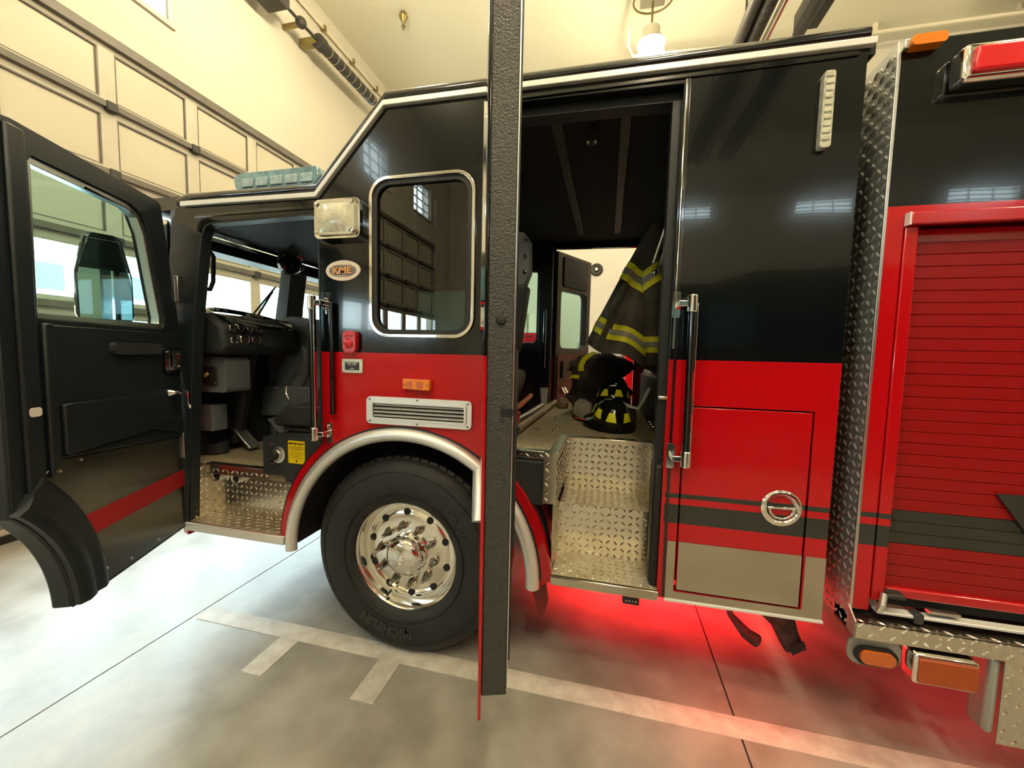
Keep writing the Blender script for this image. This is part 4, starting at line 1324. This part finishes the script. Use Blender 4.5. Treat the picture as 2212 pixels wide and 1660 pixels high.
# ---- underbody: frame rails, exhaust outlet, hose, ground lamp, added red lamps
for y in (.62, W - .70):
    box('frame_rail', 'liner', FE, -2.5, 7.2, y, y + .08, .62, .86)
box('cross_member', 'liner', FE, -.35, -.25, .60, W - .6, .60, .80)
box('battery_box', 'liner', FE, .30, .86, .10, .50, .60, 1.05)
MB().prism([(.64, .545), (.86, .545), (.90, .40), (.93, .33), (.86, .28), (.80, .40)], .16, .26).build('exhaust_outlet', 'exhaust', FE, bevel=.02, seg=3)
MB().prism([(.868, .345), (.918, .365), (.928, .335), (.875, .295)], .150, .162).build('exhaust_mouth', 'liner', FE)
MB().tube([(.59, .17, .55), (.61, .16, .44), (.68, .16, .36), (.73, .16, .33)], [.014, .014, .026, .030], 10).build('drain_hose', 'exhaust', FE)
gl_ = box('ground_lamp', 'dark_iron', FE, .115, .193, .085, .14, .452, .545, .006)
for k in range(4):
    MB().sphere((.132 + k * .015, .084, .472), .005, seg=8, rings=6).build('led', 'white_plastic', gl_)
# added red lamps with invented housings, for the red glow on the floor
def red_lamp(x, y, z, sx, sy, power, spread):
    b_ = box('added_red_lamp', 'dark_iron', FE, x - sx / 2 - .02, x + sx / 2 + .02, y - sy / 2 - .02, y + sy / 2 + .02, z + .006, z + .05, .004)
    box('lens', 'red_lens_lit', b_, x - sx / 2, x + sx / 2, y - sy / 2, y + sy / 2, z + .002, z + .008)
    l = bpy.data.lights.new('added_red_light', 'AREA')
    l.shape = 'RECTANGLE'
    l.size, l.size_y = sx, sy
    l.energy = power
    l.color = (1.0, .015, .02)
    l.spread = math.radians(spread)
    o = bpy.data.objects.new('added_red_light', l)
    o.location = (x, y, z)
    COL.objects.link(o)
    attach(o, b_)
    return o


red_lamp(.45, 1.15, .60, 1.3, .5, RED_W, 95)
red_lamp(.62, .045, .545, .3, .03, RED_W * .05, 150)
red_lamp(2.2, .40, .50, 1.6, .3, RED_W * .06, 110)

# ================================================================== LOOSE GEAR IN THE CREW CAB
FZ = 1.1645


def grid_surface(fn, nu, nv, closed_u=True):
    mb = MB()
    for j in range(nv + 1):
        for i in range(nu if closed_u else nu + 1):
            mb.v.append(Vector(fn(i / nu, j / nv)))
    w = nu if closed_u else nu + 1
    for j in range(nv):
        for i in range(nu):
            a, b = j * w + i, j * w + (i + 1) % w
            mb.f.append((a, b, b + w, a + w))
    return mb


def coat_pt(u, t):
    """Hanging coat body: u runs round the body, t from collar (0) to hem (1)."""
    z = 2.50 - t * .77
    xl = .235 + (-.135 - .235) * min(1.02, (t * 1.04)) ** .95
    xr = .33 + .03 * t
    cx, hw = (xl + xr) / 2, max(.03, (xr - xl) / 2)
    a = 2 * PI * u
    dep = .05 + .09 * t
    x = cx + hw * math.cos(a)
    y = .98 + dep * math.sin(a) * (1 + .30 * math.sin(5 * a + 3 * t) * t) + .025 * math.sin(9 * a + 2 * t) * t
    f = (x - xl) / max(.05, xr - xl)
    z -= .20 * t * min(f, .75) + .025 * math.sin(f * 9) * t ** 3
    return (x, y, z)


def sleeve_pt(u, t):
    a = 2 * PI * u
    c = Vector((.262 + .012 * t, .885 - .03 * math.sin(t * PI), 2.36 - t * .70))
    r = .086 - .020 * t
    return (c.x + r * .80 * math.cos(a), c.y + r * .8 * math.sin(a) + .006 * math.sin(14 * t + 2 * a), c.z)


def band(fn, t0, t1, nu, off, slant=None, nv=3):
    def f(u, t):
        tt = t0 + (t1 - t0) * t
        if slant:
            tt += slant(u)
        p = Vector(fn(u, tt))
        e = 1e-3
        du = Vector(fn((u + e) % 1, tt)) - Vector(fn((u - e) % 1, tt))
        dt = Vector(fn(u, tt + e)) - Vector(fn(u, tt - e))
        n = du.cross(dt)
        if n.length > 1e-9:
            n.normalize()
        c = Vector(fn(.5, tt)) + Vector(fn(0, tt))
        if (p - c / 2).dot(n) < 0:
            n = -n
        return tuple(p + n * off)
    return grid_surface(f, nu, nv)


coat = grid_surface(coat_pt, 64, 40).build('turnout_coat', 'coat_cloth', None, sharp=80)
tag(coat, 'dark turnout coat with yellow reflective bands hanging in the crew cab', 'coat')
slv = lambda u: .10 * (math.sin(2 * PI * u + .4))
for (a, b, sl_) in ((.37, .51, lambda u: .075 * math.cos(2 * PI * u)), (.79, .91, lambda u: .03 * math.cos(2 * PI * u))):
    band(coat_pt, a, b, 64, .004, sl_).build('yellow_band', 'hi_vis', coat, sharp=80)
    m_ = (a + b) / 2
    w_ = (b - a) * .17
    band(coat_pt, m_ - w_, m_ + w_, 64, .007, sl_).build('silver_band', 'silver_tape', coat, sharp=80)
sv = grid_surface(sleeve_pt, 28, 24).build('sleeve', 'coat_cloth', coat, sharp=80)
for (a, b, k) in ((.18, .36, -.10), (.84, .985, 0)):
    sl_ = (lambda u, k=k: k * (math.cos(2 * PI * u) - .3) * .6)
    band(sleeve_pt, a, b, 28, .004, sl_).build('yellow_band', 'hi_vis', sv, sharp=80)
    m_ = (a + b) / 2
    w_ = (b - a) * .17
    band(sleeve_pt, m_ - w_, m_ + w_, 28, .007, sl_).build('silver_band', 'silver_tape', sv, sharp=80)
cu_ = MB().tube([(.275, .875, 1.67), (.275, .875, 1.62), (.278, .88, 1.60)], [.045, .048, .043], 14).build('cuff', 'gear_cloth', sv)
MB().tube([(.30, .99, 2.50), (.32, 1.0, 2.56), (.36, 1.0, 2.575)], .012, 8).build('hanging_loop', 'gear_cloth', coat)
MB().sphere((.02, .855, 1.80), .010, seg=10, rings=6).build('snap', 'chrome', coat)


def lump(c, rx, ry, rz, seed, amp=.16, flat=True, nu=40, nv=24):
    """Crumpled cloth lump resting on its flat base."""
    o = Vector((seed * 3.1, seed * 1.7, seed))

    def f(u, t):
        a = 2 * PI * u
        b = PI * (.02 + .96 * t)
        d = Vector((math.cos(a) * math.sin(b), math.sin(a) * math.sin(b), math.cos(b)))
        k = 1 + amp * noise.noise(d * 1.8 + o) + amp * .6 * noise.noise(d * 4.2 + o) + .5 * amp * abs(math.sin(5 * a + 6 * d.z + seed)) ** 3
        p = Vector((d.x * rx * k, d.y * ry * k, d.z * rz * k))
        z = c[2] + p.z
        if flat:
            z = max(z, c[2] - rz * .72)
        return (c[0] + p.x, c[1] + p.y, z)
    return grid_surface(f, nu, nv)


def base_at(mb, z):
    m = min(v.z for v in mb.v)
    mb.v = [Vector((v.x, v.y, v.z - m + z)) for v in mb.v]
    return mb


pile = base_at(lump((-.055, 1.62, 1.40), .25, .20, .19, 3, .18), FZ).build('turnout_gear', 'gear_cloth', None, sharp=80)
tag(pile, 'dark turnout gear with yellow stripes bundled in a heap on the crew cab floor', 'clothing')
top_o = lump((-.06, 1.58, 1.555), .235, .18, .10, 8, .22, False).build('folded_jacket', 'coat_cloth', pile, sharp=80)
lump((-.10, 1.48, 1.47), .17, .10, .12, 11, .25, False).build('jacket_sleeve', 'coat_cloth', pile, sharp=80)


def ribbon3(path, w, nrm, th=.004):
    """Flat strap following a 3D path, broad side facing nrm."""
    mb = MB()
    P = [Vector(p) for p in path]
    n = Vector(nrm).normalized()
    for i, p in enumerate(P):
        t = (P[min(i + 1, len(P) - 1)] - P[max(i - 1, 0)]).normalized()
        s_ = t.cross(n).normalized() * w / 2
        mb.v += [p - s_, p + s_, p + s_ + n * th, p - s_ + n * th]
    for i in range(len(P) - 1):
        for k in range(4):
            a, b = i * 4 + k, i * 4 + (k + 1) % 4
            mb.f.append((a, b, b + 4, a + 4))
    mb.f += [(0, 1, 2, 3), tuple(len(mb.v) - 4 + k for k in (3, 2, 1, 0))]
    return mb


ribbon3([(-.10, 1.51, 1.675), (-.13, 1.44, 1.655), (-.175, 1.395, 1.62), (-.20, 1.38, 1.57), (-.20, 1.37, 1.52)], .045, (-.35, -1, .5)).build('yellow_band', 'hi_vis', pile)
ribbon3([(-.285, 1.36, 1.47), (-.25, 1.325, 1.478), (-.21, 1.31, 1.475)], .03, (-.2, -1, .6)).build('yellow_band', 'hi_vis', pile)
bag = base_at(lump((-.17, 1.25, 1.26), .075, .05, .085, 5, .12), FZ).build('cloth_hood', 'grey_cloth', None, sharp=80)
tag(bag, 'pale grey cloth hood stuffed against the trousers', 'hood')
gl1 = base_at(lump((-.385, 1.80, 1.21), .055, .05, .05, 6, .2), FZ).build('work_glove', 'tan_boot', None, sharp=80)
tag(gl1, 'tan work gloves by the far door post', 'gloves')


def helmet(loc, tilt, yawd, label, front=True):
    mt = Matrix.Translation(loc) @ Matrix.Rotation(math.radians(yawd), 4, 'Z') @ Matrix.Rotation(math.radians(tilt), 4, 'X') @ Matrix.Scale(1.10, 4)

    def dome(u, t):
        a = 2 * PI * u
        b = PI / 2 * (1 - t)
        rx, ry, rz = .112, .135, .125
        k = 1 + .025 * abs(math.sin(4 * a)) * math.sin(b) ** .5
        return (rx * math.cos(a) * math.cos(b * 1.0) * 1.0 * k if False else rx * math.sin(PI / 2 * t) * math.cos(a) * k, ry * math.sin(PI / 2 * t) * math.sin(a) * k, rz * math.cos(PI / 2 * t))
    h = grid_surface(dome, 48, 16).xf(mt).build('fire_helmet', 'helmet_shell', None, sharp=80)
    tag(h, label, 'helmet')

    def brim(u, t):
        a = 2 * PI * u
        back = max(0, math.sin(a))
        w = .028 + .055 * back
        tt = t if t <= .5 else 1 - t
        k = tt * 2
        zz = -.004 - .018 * k - .02 * back * k + (-.004 if t > .5 else 0)
        return ((.110 + w * k) * math.cos(a), (.133 + w * k) * math.sin(a), zz)
    grid_surface(brim, 48, 6).xf(mt).build('brim', 'helmet_shell', h, sharp=80)
    for k in range(4):
        a = 2 * PI * k / 4 + PI / 4
        MB().tube([(.112 * math.sin(PI / 2 * t / 8) * math.cos(a) * 1.01, .135 * math.sin(PI / 2 * t / 8) * math.sin(a) * 1.01, .127 * math.cos(PI / 2 * t / 8)) for t in range(9)], .005, 6).xf(mt).build('ridge', 'helmet_shell', h)
    for q in (200, 245, 295, 340, 20, 160):
        mb = MB()
        for j in range(5):
            for i in range(5):
                t = .60 + .26 * j / 4
                hw = math.radians(9 + 6 * j / 4)
                a = math.radians(q) + hw * (i / 2 - 1)
                k = 1.035 + .025 * abs(math.sin(4 * a))
                mb.v.append(Vector((.112 * math.sin(PI / 2 * t) * math.cos(a) * k, .135 * math.sin(PI / 2 * t) * math.sin(a) * k, .125 * math.cos(PI / 2 * t) * 1.03)))
        for j in range(4):
            for i in range(4):
                n_ = j * 5 + i
                mb.f.append((n_, n_ + 1, n_ + 6, n_ + 5))
        mb.xf(mt).build('reflective_patch', 'hi_vis', h)
    return h, mt


h1, hm = helmet((.043, .84, 1.236), 14, 18, 'black fire helmet with yellow patches near the step')
MB().prism(rrect(-.045, .045, -.055, .055, .03), -.006, .006, 'xz').xf(Matrix.Translation((.146, .79, 1.25)) @ Matrix.Rotation(math.radians(25), 4, 'Z') @ Matrix.Diagonal((1.1, 1, 1.25, 1))).build('ear_flap', 'leather', h1, bevel=.004)
h2, hm2 = helmet((.055, 1.205, 1.300), -12, -8, 'second black fire helmet with dull yellow patches tucked behind the first')
st = ribbon3([(.10, .82, 1.345), (.155, .78, 1.325), (.20, .77, 1.32), (.228, .77, 1.37), (.262, .77, 1.45)], .016, (-.4, -1, .2)).build('helmet_strap', 'strap_white', h1)

bar = MB().tube([(-.515, .43, FZ + .026), (-.50, .95, FZ + .026), (-.485, 1.55, FZ + .026), (-.475, 2.0, FZ + .026)], [.026, .024, .025, .024], 14).build('pike_pole', 'wood_handle', None)
tag(bar, 'long worn metal tool shaft lying across the crew cab floor', 'tool')
MB().tube([(-.517, .40, FZ + .027), (-.515, .46, FZ + .027)], .027, 14).build('end_cap', 'dark_iron', bar)
b2 = MB().tube([(-.60, .74, FZ + .022), (-.575, 1.35, FZ + .022), (-.565, 1.75, FZ + .022)], .020, 12).build('pry_bar', 'brushed', None)
tag(b2, 'bright steel pry bar beside the long tool shaft', 'tool')
MB().tube([(-.604, .68, FZ + .022), (-.598, .80, FZ + .022)], .022, 12).build('grip', 'black_rubber', b2)
b3 = MB().tube([(-.545, .42, 1.29), (-.585, 1.15, 1.30), (-.595, 1.34, 1.31)], .020, 12).build('axe', 'orange_handle', None)
tag(b3, 'orange handled axe leaning on the brown crew seat', 'axe')
MB().prism([(-.575, 1.22), (-.49, 1.23), (-.48, 1.31), (-.565, 1.31)], .40, .43).build('axe_head', 'red_paint', b3, bevel=.006)
MB().prism([(-.568, FZ + .001), (-.558, FZ + .001), (-.558, 1.25), (-.568, 1.25)], .40, .43).build('axe_spike', 'dark_iron', b3)
cup = MB().lathe([(0, FZ), (.028, FZ), (.040, FZ + .16), (.036, FZ + .16), (.026, FZ + .01)], (-.585, 1.98, 0), 'z', 20).build('foam_cup', 'white_plastic', None)
tag(cup, 'pale cup standing at the foot of the far door post', 'cup')
rs = ribbon3([(-.22, 1.17, FZ + .008), (-.15, 1.08, FZ + .012), (-.08, 1.03, FZ + .010), (-.03, 1.02, FZ + .008)], .05, (0, 0, 1), .008).build('red_strap', 'red_paint', None)
tag(rs, 'red webbing strap in front of the heaped trousers', 'strap')
bt = MB().lathe([(.0, 1.548), (.055, 1.548), (.060, 1.60), (.050, 1.665), (.054, 1.675), (.046, 1.675), (.04, 1.60)], (.345, 1.30, 0), 'z', 20).build('water_bucket', 'tan_boot', None)
tag(bt, 'tan leather tub on the red crew seat', 'tub')

# ================================================================== UNDER THE CEILING
def pendant(x, y, label, zc=6.0, detail=True):
    t = thing('pendant_lamp', label, 'lamp', (x, y, zc), 'globe pendant lamps')
    MB().sphere((x, y, zc), .20, .20, .19, seg=18, rings=10).build('globe', 'globe', t)
    MB().lathe([(.13, zc + .14), (.20, zc + .19), (.17, zc + .24), (.12, zc + .26), (.12, zc + .40), (.0, zc + .40)], (x, y, 0), 'z', 4 if False else 24).build('hood', 'cream_enamel', t)
    MB().tube([(x, y, zc + .39), (x, y, zc + .78)], .016, 8).build('stem', 'brass', t)
    MB().prism([(x - .17, zc + .80), (x + .17, zc + .80), (x + .17, ZC), (x - .17, ZC)], y - .14, y + .14).build('ballast_box', 'cream_enamel', t, bevel=.01)
    lp_ = [(x + .27 * math.cos(2 * PI * k / 24), y + .22 * math.sin(2 * PI * k / 24), zc + .79) for k in range(25)]
    MB().tube(lp_, .014, 6, caps=False).build('hoop', 'brass', t)


pendant(.44, 4.60, 'white globe pendant lamp seen just above the cab roof')
pendant(.3, -.6, 'globe pendant lamp over the front of the engine')
pendant(3.0, -1.0, 'globe pendant lamp over the rescue body')
pendant(-2.6, -4.0, 'globe pendant lamp in the next bay by the street doors')
pendant(.5, -4.4, 'unseen globe pendant lamp added in the middle of the next bay')  # unseen lamp, placed to throw light into the crew cab
pendant(-2.7, 2.1, 'unseen globe pendant lamp added high between the bay door and the engine')  # unseen lamp, added to brighten the ceiling
pendant(7.0, 3.5, 'globe pendant lamp towards the rear of the engine')
pendant(.8, -2.8, 'unseen globe pendant lamp added between the two bays')  # unseen lamp, added to lift the light on the hanging coat
pendant(6.4, -3.9, 'globe pendant lamp at the rear of the next bay')

sk = MB().lathe([(.0, ZC), (.05, ZC), (.07, ZC - .06), (.03, ZC - .14), (.015, ZC - .17), (.012, ZC - .24), (.02, ZC - .25), (.0, ZC - .27)], (-3.45, 4.45, 0), 'z', 20).build('sprinkler_head', 'brass', None)
tag(sk, 'small bronze sprinkler head on the cream ceiling', 'sprinkler')
MB().lathe([(.03, ZC - .20), (.035, ZC - .205), (.0, ZC - .21)], (-3.45, 4.45, 0), 'z', 14).build('deflector', 'brass', sk)

# conduit high on the front wall
cdt = MB().tube([(XF + .05, -3.0, 6.84), (XF + .05, YF - .02, 6.84)], .022, 8).build('wall_conduit', 'cream_enamel', None)
tag(cdt, 'cream conduit running along the top of the front wall', 'conduit')
for k in range(6):
    y = 2.6 + k * .75
    MB().box(XF, XF + .09, y - .02, y + .02, 6.80, 6.88).build('conduit_clip', 'brass', cdt)
# ceiling pipes running along the engine
for (y, z, r, lab, c) in ((6.25, 7.02, .030, 'thin cream pipe along the far edge of the ceiling', 'pipe'), ):
    pp = MB().tube([(-4.6, y, z), (XR - .1, y, z)], r, 8).build('ceiling_pipe', 'cream_enamel', None)
    tag(pp, lab, c)
    for k in range(5):
        MB().box(.2 + k * 1.9, .26 + k * 1.9, y - .04, y + .04, z, ZC).build('pipe_hanger', 'cream_enamel', pp)
pp = MB().tube([(.15, 4.55, ZC - .03), (.15, 4.75, ZC - .03), (.13, 5.3, 6.72), (.22, 5.4, 6.62), (1.6, 5.5, 6.62)], .022, 8).build('lamp_conduit', 'cream_enamel', None)
tag(pp, 'cream conduit looping beside the globe lamp above the roof', 'conduit')
ch = MB().lathe([(.95, ZC), (.80, ZC - .18), (.50, ZC - .30), (.0, ZC - .34)], (6.1, 5.2, 0), 'z', 32).build('ceiling_dome', 'cream_enamel', None)
tag(ch, 'large cream dome on the ceiling above the rescue body', 'vent')
MB().lathe([(.99, ZC), (.99, ZC - .05), (.93, ZC - .05)], (6.1, 5.2, 0), 'z', 32).build('dome_rim', 'cream_enamel', ch)

# torsion spring line above the bay door
ts = thing('torsion_spring', 'dark torsion spring and shaft high above the bay door', 'spring', (XF + .3, 4.3, 6.0))
sx, sz = -4.40, 6.26
MB().tube([(sx, -.6, sz), (sx, 6.1, sz)], .022, 10).build('shaft', 'dark_iron', ts)
MB().tube([(sx, 3.72, sz), (sx, 5.06, sz)], .085, 18).build('spring_tube', 'dark_iron', ts)
for k in range(9):
    y = 3.85 + k * .145
    MB().lathe([(.086, y - .006), (.089, y), (.086, y + .006)], (sx, 0, sz), 'y', 20).build('spring_coil', 'plate_cream', ts)
MB().tube([(sx, 3.60, sz), (sx, 3.73, sz)], .105, 18).build('spring_cone', 'dark_iron', ts, bevel=.01)
MB().box(sx - .30, sx, 3.58, 3.68, sz - .05, sz + .05).build('bracket', 'brass', ts)
MB().sphere((sx, 3.28, sz), .075, seg=16, rings=10).build('coupling', 'dark_iron', ts)
MB().prism(rrect(2.55, 2.92, sz - .16, sz + .14, .05), sx - .16, sx + .14, 'yz').build('drum', 'dark_iron', ts, bevel=.02)
for y in (2.7, 3.3, 5.9):
    MB().box(XF + .004, sx, y - .02, y + .02, sz - .03, sz + .03).build('wall_bracket', 'brass', ts)

# exhaust extraction rail crossing above the cab
er = thing('exhaust_rail', 'black exhaust extraction rail and tubes crossing above the cab', 'rail', (1.9, 0, 5.8))
for (x, z, r, mt) in ((1.60, 6.02, .075, 'dark_iron'), (1.76, 6.00, .085, 'exhaust')):
    MB().tube([(x, -8.0, z), (x, 5.0, z)], r, 14).build('rail_tube', mt, er)
MB().tube([(1.90, -8.0, 6.0), (1.90, 5.0, 6.0)], .020, 8).build('cable', 'cream_enamel', er)
MB().tube([(1.95, -8.0, 6.0), (1.95, 5.0, 6.0)], .016, 8).build('cable', 'red_paint', er)
box('rail_box', 'dark_iron', er, 2.22, 2.50, -8.0, 4.46, 5.98, 6.18, .01)
MB().tube([(2.30, 4.42, 6.06), (2.33, 4.7, 5.92), (2.46, 4.9, 5.75)], [.07, .075, .06], 14).build('hose_elbow', 'plate_cream', er)
MB().tube([(2.30, -8, 6.0), (2.30, 4.5, 5.97)], .07, 12).build('rail_tube', 'dark_iron', er)
for y in (4.3, -1.0, -6.0):
    for x in (1.60, 2.36):
        MB().tube([(x, y, 6.05), (x, y, ZC)], .015, 6).build('rail_hanger', 'dark_iron', er)

# ================================================================== ALONG THE FAR WALL
sp_ = MB().lathe([(0, -.05), (.04, -.06), (.055, -.02), (.10, -.03), (.13, 0), (.13, .02)], (-.29, YF - .02, 3.42), 'y', 28).build('wall_speaker', 'dark_iron', None)
tag(sp_, 'round dark speaker on the far wall beyond the open far door', 'speaker')
MB().lathe([(0, -.065), (.03, -.062), (.035, -.05)], (-.29, YF - .02, 3.42), 'y', 16).build('speaker_centre', 'white_plastic', sp_)
for (x, lab) in ((-.60, 'grey steel locker against the far wall, behind the open far door'), (-.16, 'grey steel locker against the far wall, next to the red cabinet')):
    lk = box('locker', 'locker', None, x, x + .43, YF - .55, YF - .01, 0, 1.9, .01)
    tag(lk, lab, 'locker', 'lockers along the far wall')
    box('locker_door', 'locker', lk, x + .02, x + .41, YF - .565, YF - .55, .08, 1.86, .004)
    box('locker_handle', 'dark_iron', lk, x + .34, x + .36, YF - .585, YF - .565, .95, 1.10)
rc = box('hose_cabinet', 'red_paint', None, .32, .90, YF - .60, YF - .01, 0, 2.0, .01)
tag(rc, 'red cabinet against the far wall beside the lockers', 'cabinet')
box('cabinet_door', 'red_paint', rc, .34, .88, YF - .615, YF - .60, .08, 1.95, .006)
bench = box('storage_shelf', 'locker', None, -4.0, -.75, YF - .75, YF - .01, 0, 1.72, .01)
tag(bench, 'long pale storage unit against the far wall', 'shelf')
box('shelf_top', 'wood_handle', bench, -4.02, -.73, YF - .78, YF - .01, 1.72, 1.77, .005)
tb_ = box('tool_chest', 'red_paint', None, -1.78, -1.35, YF - .6, YF - .1, 1.771, 2.08, .01)
tag(tb_, 'red tool chest on top of the storage unit', 'tool chest')
for k in range(2):
    box('drawer', 'red_paint', tb_, -1.75, -1.38, YF - .615, YF - .60, 1.80 + k * .13, 1.915 + k * .13, .004)
    box('drawer_pull', 'chrome', tb_, -1.66, -1.47, YF - .628, YF - .615, 1.88 + k * .13, 1.895 + k * .13)
bx_ = box('carton', 'cream_enamel', None, -1.79, -1.40, YF - .6, YF - .1, 2.081, 2.46, .01)
tag(bx_, 'cream carton standing on the red tool chest', 'carton')
box('carton_tape', 'wood_handle', bx_, -1.62, -1.57, YF - .605, YF - .60, 2.081, 2.46)
dr_ = MB().lathe([(0, 1.771), (.19, 1.771), (.21, 1.80), (.21, 2.30), (.17, 2.42), (.06, 2.46), (0, 2.46)], (-2.12, YF - .4, 0), 'z', 28).build('white_drum', 'cream_enamel', None)
tag(dr_, 'pale drum beside the tool chest on the storage unit', 'drum')
MB().lathe([(.212, 2.05), (.218, 2.06), (.212, 2.07)], (-2.12, YF - .4, 0), 'z', 28).build('drum_hoop', 'locker', dr_)
clk = box('wall_panel', 'cream_enamel', None, .55, .85, YF - .06, YF - .005, 3.6, 4.6, .01)
tag(clk, 'cream electrical panel high on the far wall', 'panel')
box('panel_door', 'plate_cream', clk, .58, .82, YF - .07, YF - .06, 3.65, 4.55, .004)

# ================================================================== SECOND ENGINE IN THE NEXT BAY (seen only as a reflection)
e2 = thing('parked_engine', 'second dark fire engine parked in the next bay behind the viewer', 'fire engine', (4.5, -5.6, 0))
MB().prism([(.2, .55), (9.0, .55), (9.0, 2.9), (2.0, 2.9), (1.4, 2.75), (1.1, 2.75), (.3, 2.7)], -6.8, -4.5, 'xz').build('engine_shell', 'black_gloss', e2, bevel=.03)
box('engine_skirt', 'red_paint', e2, .25, 9.0, -4.505, -4.49, .60, 1.45)
for (a, b) in ((.55, 1.15), (1.35, 2.0)):
    MB().prism(rrect(a, b, 1.8, 2.45, .06), -4.505, -4.49).build('engine_window', 'building_glass', e2)
for x in (1.3, 7.2):
    MB().lathe(tp, (x, 0, .536), 'y', 40).xf(Matrix.Translation((0, -4.45, 0)) @ Matrix.Diagonal((1, -1, 1, 1))).build('engine_tyre', 'tyre', e2)

# ================================================================== OUTSIDE THE STREET DOORS
struct(box('ground_outside', 'concrete_out', None, -90, XF - .31, -60, 60, -.1, -.02))


def facade(name, mat, x, y0, y1, z1, ny, nz, label, gl='building_glass'):
    b = box(name, mat, None, x - 6, x, y0, y1, -.02, z1)
    tag(b, label, 'building')
    pw, ph = (y1 - y0) / ny, (z1 - 1.0) / nz
    pr = None
    for i in range(ny):
        for j in range(nz):
            y, z = y0 + (i + .22) * pw, 1.0 + (j + .25) * ph
            if pr is None:
                pr = box('window', gl, b, x - .02, x + .05, y, y + pw * .56, z, z + ph * .5)
            else:
                clone(pr, (x + .015, y + pw * .28, z), b)
    return b


facade('office_building', 'building_pale', -34, 8, 40, 14, 14, 4, 'pale office block across the street with rows of windows')
facade('glass_building', 'building_pale', -30, -14, 6.5, 16, 12, 6, 'white and blue fronted building across the street')
facade('brick_building', 'building_orange', -22, 3.4, 6.0, 5.5, 3, 2, 'low orange brick building between the pale blocks')


def bare_tree(x, y, label, seed):
    rnd = random.Random(seed)
    t = thing('bare_tree', label, 'tree', (x, y, -.02), 'bare street trees')
    mb = MB()

    def grow(p, d, L, r, n):
        q = p + d * L
        mb.tube([p, (p + q) / 2 + Vector((rnd.uniform(-.05, .05), rnd.uniform(-.05, .05), 0)) * L, q], [r, r * .85, r * .7], 5)
        if n == 0:
            return
        for _ in range(3):
            nd = (d + Vector((rnd.uniform(-.7, .7), rnd.uniform(-.7, .7), rnd.uniform(-.1, .5)))).normalized()
            grow(q, nd, L * rnd.uniform(.6, .8), r * .62, n - 1)
    MB().tube([(x, y, -.02), (x, y, 1.2)], [.12, .09], 8).build('trunk', 'bark', t)
    grow(Vector((x, y, 1.15)), Vector((0, 0, 1)), 1.3, .08, 4)
    b = mb.build('branches', 'bark', t)
    b['kind'] = 'stuff'


bare_tree(-15, 9.5, 'bare street tree outside, in front of the pale office block', 3)
bare_tree(-13, 12.5, 'bare street tree outside, seen past the windscreen post', 5)
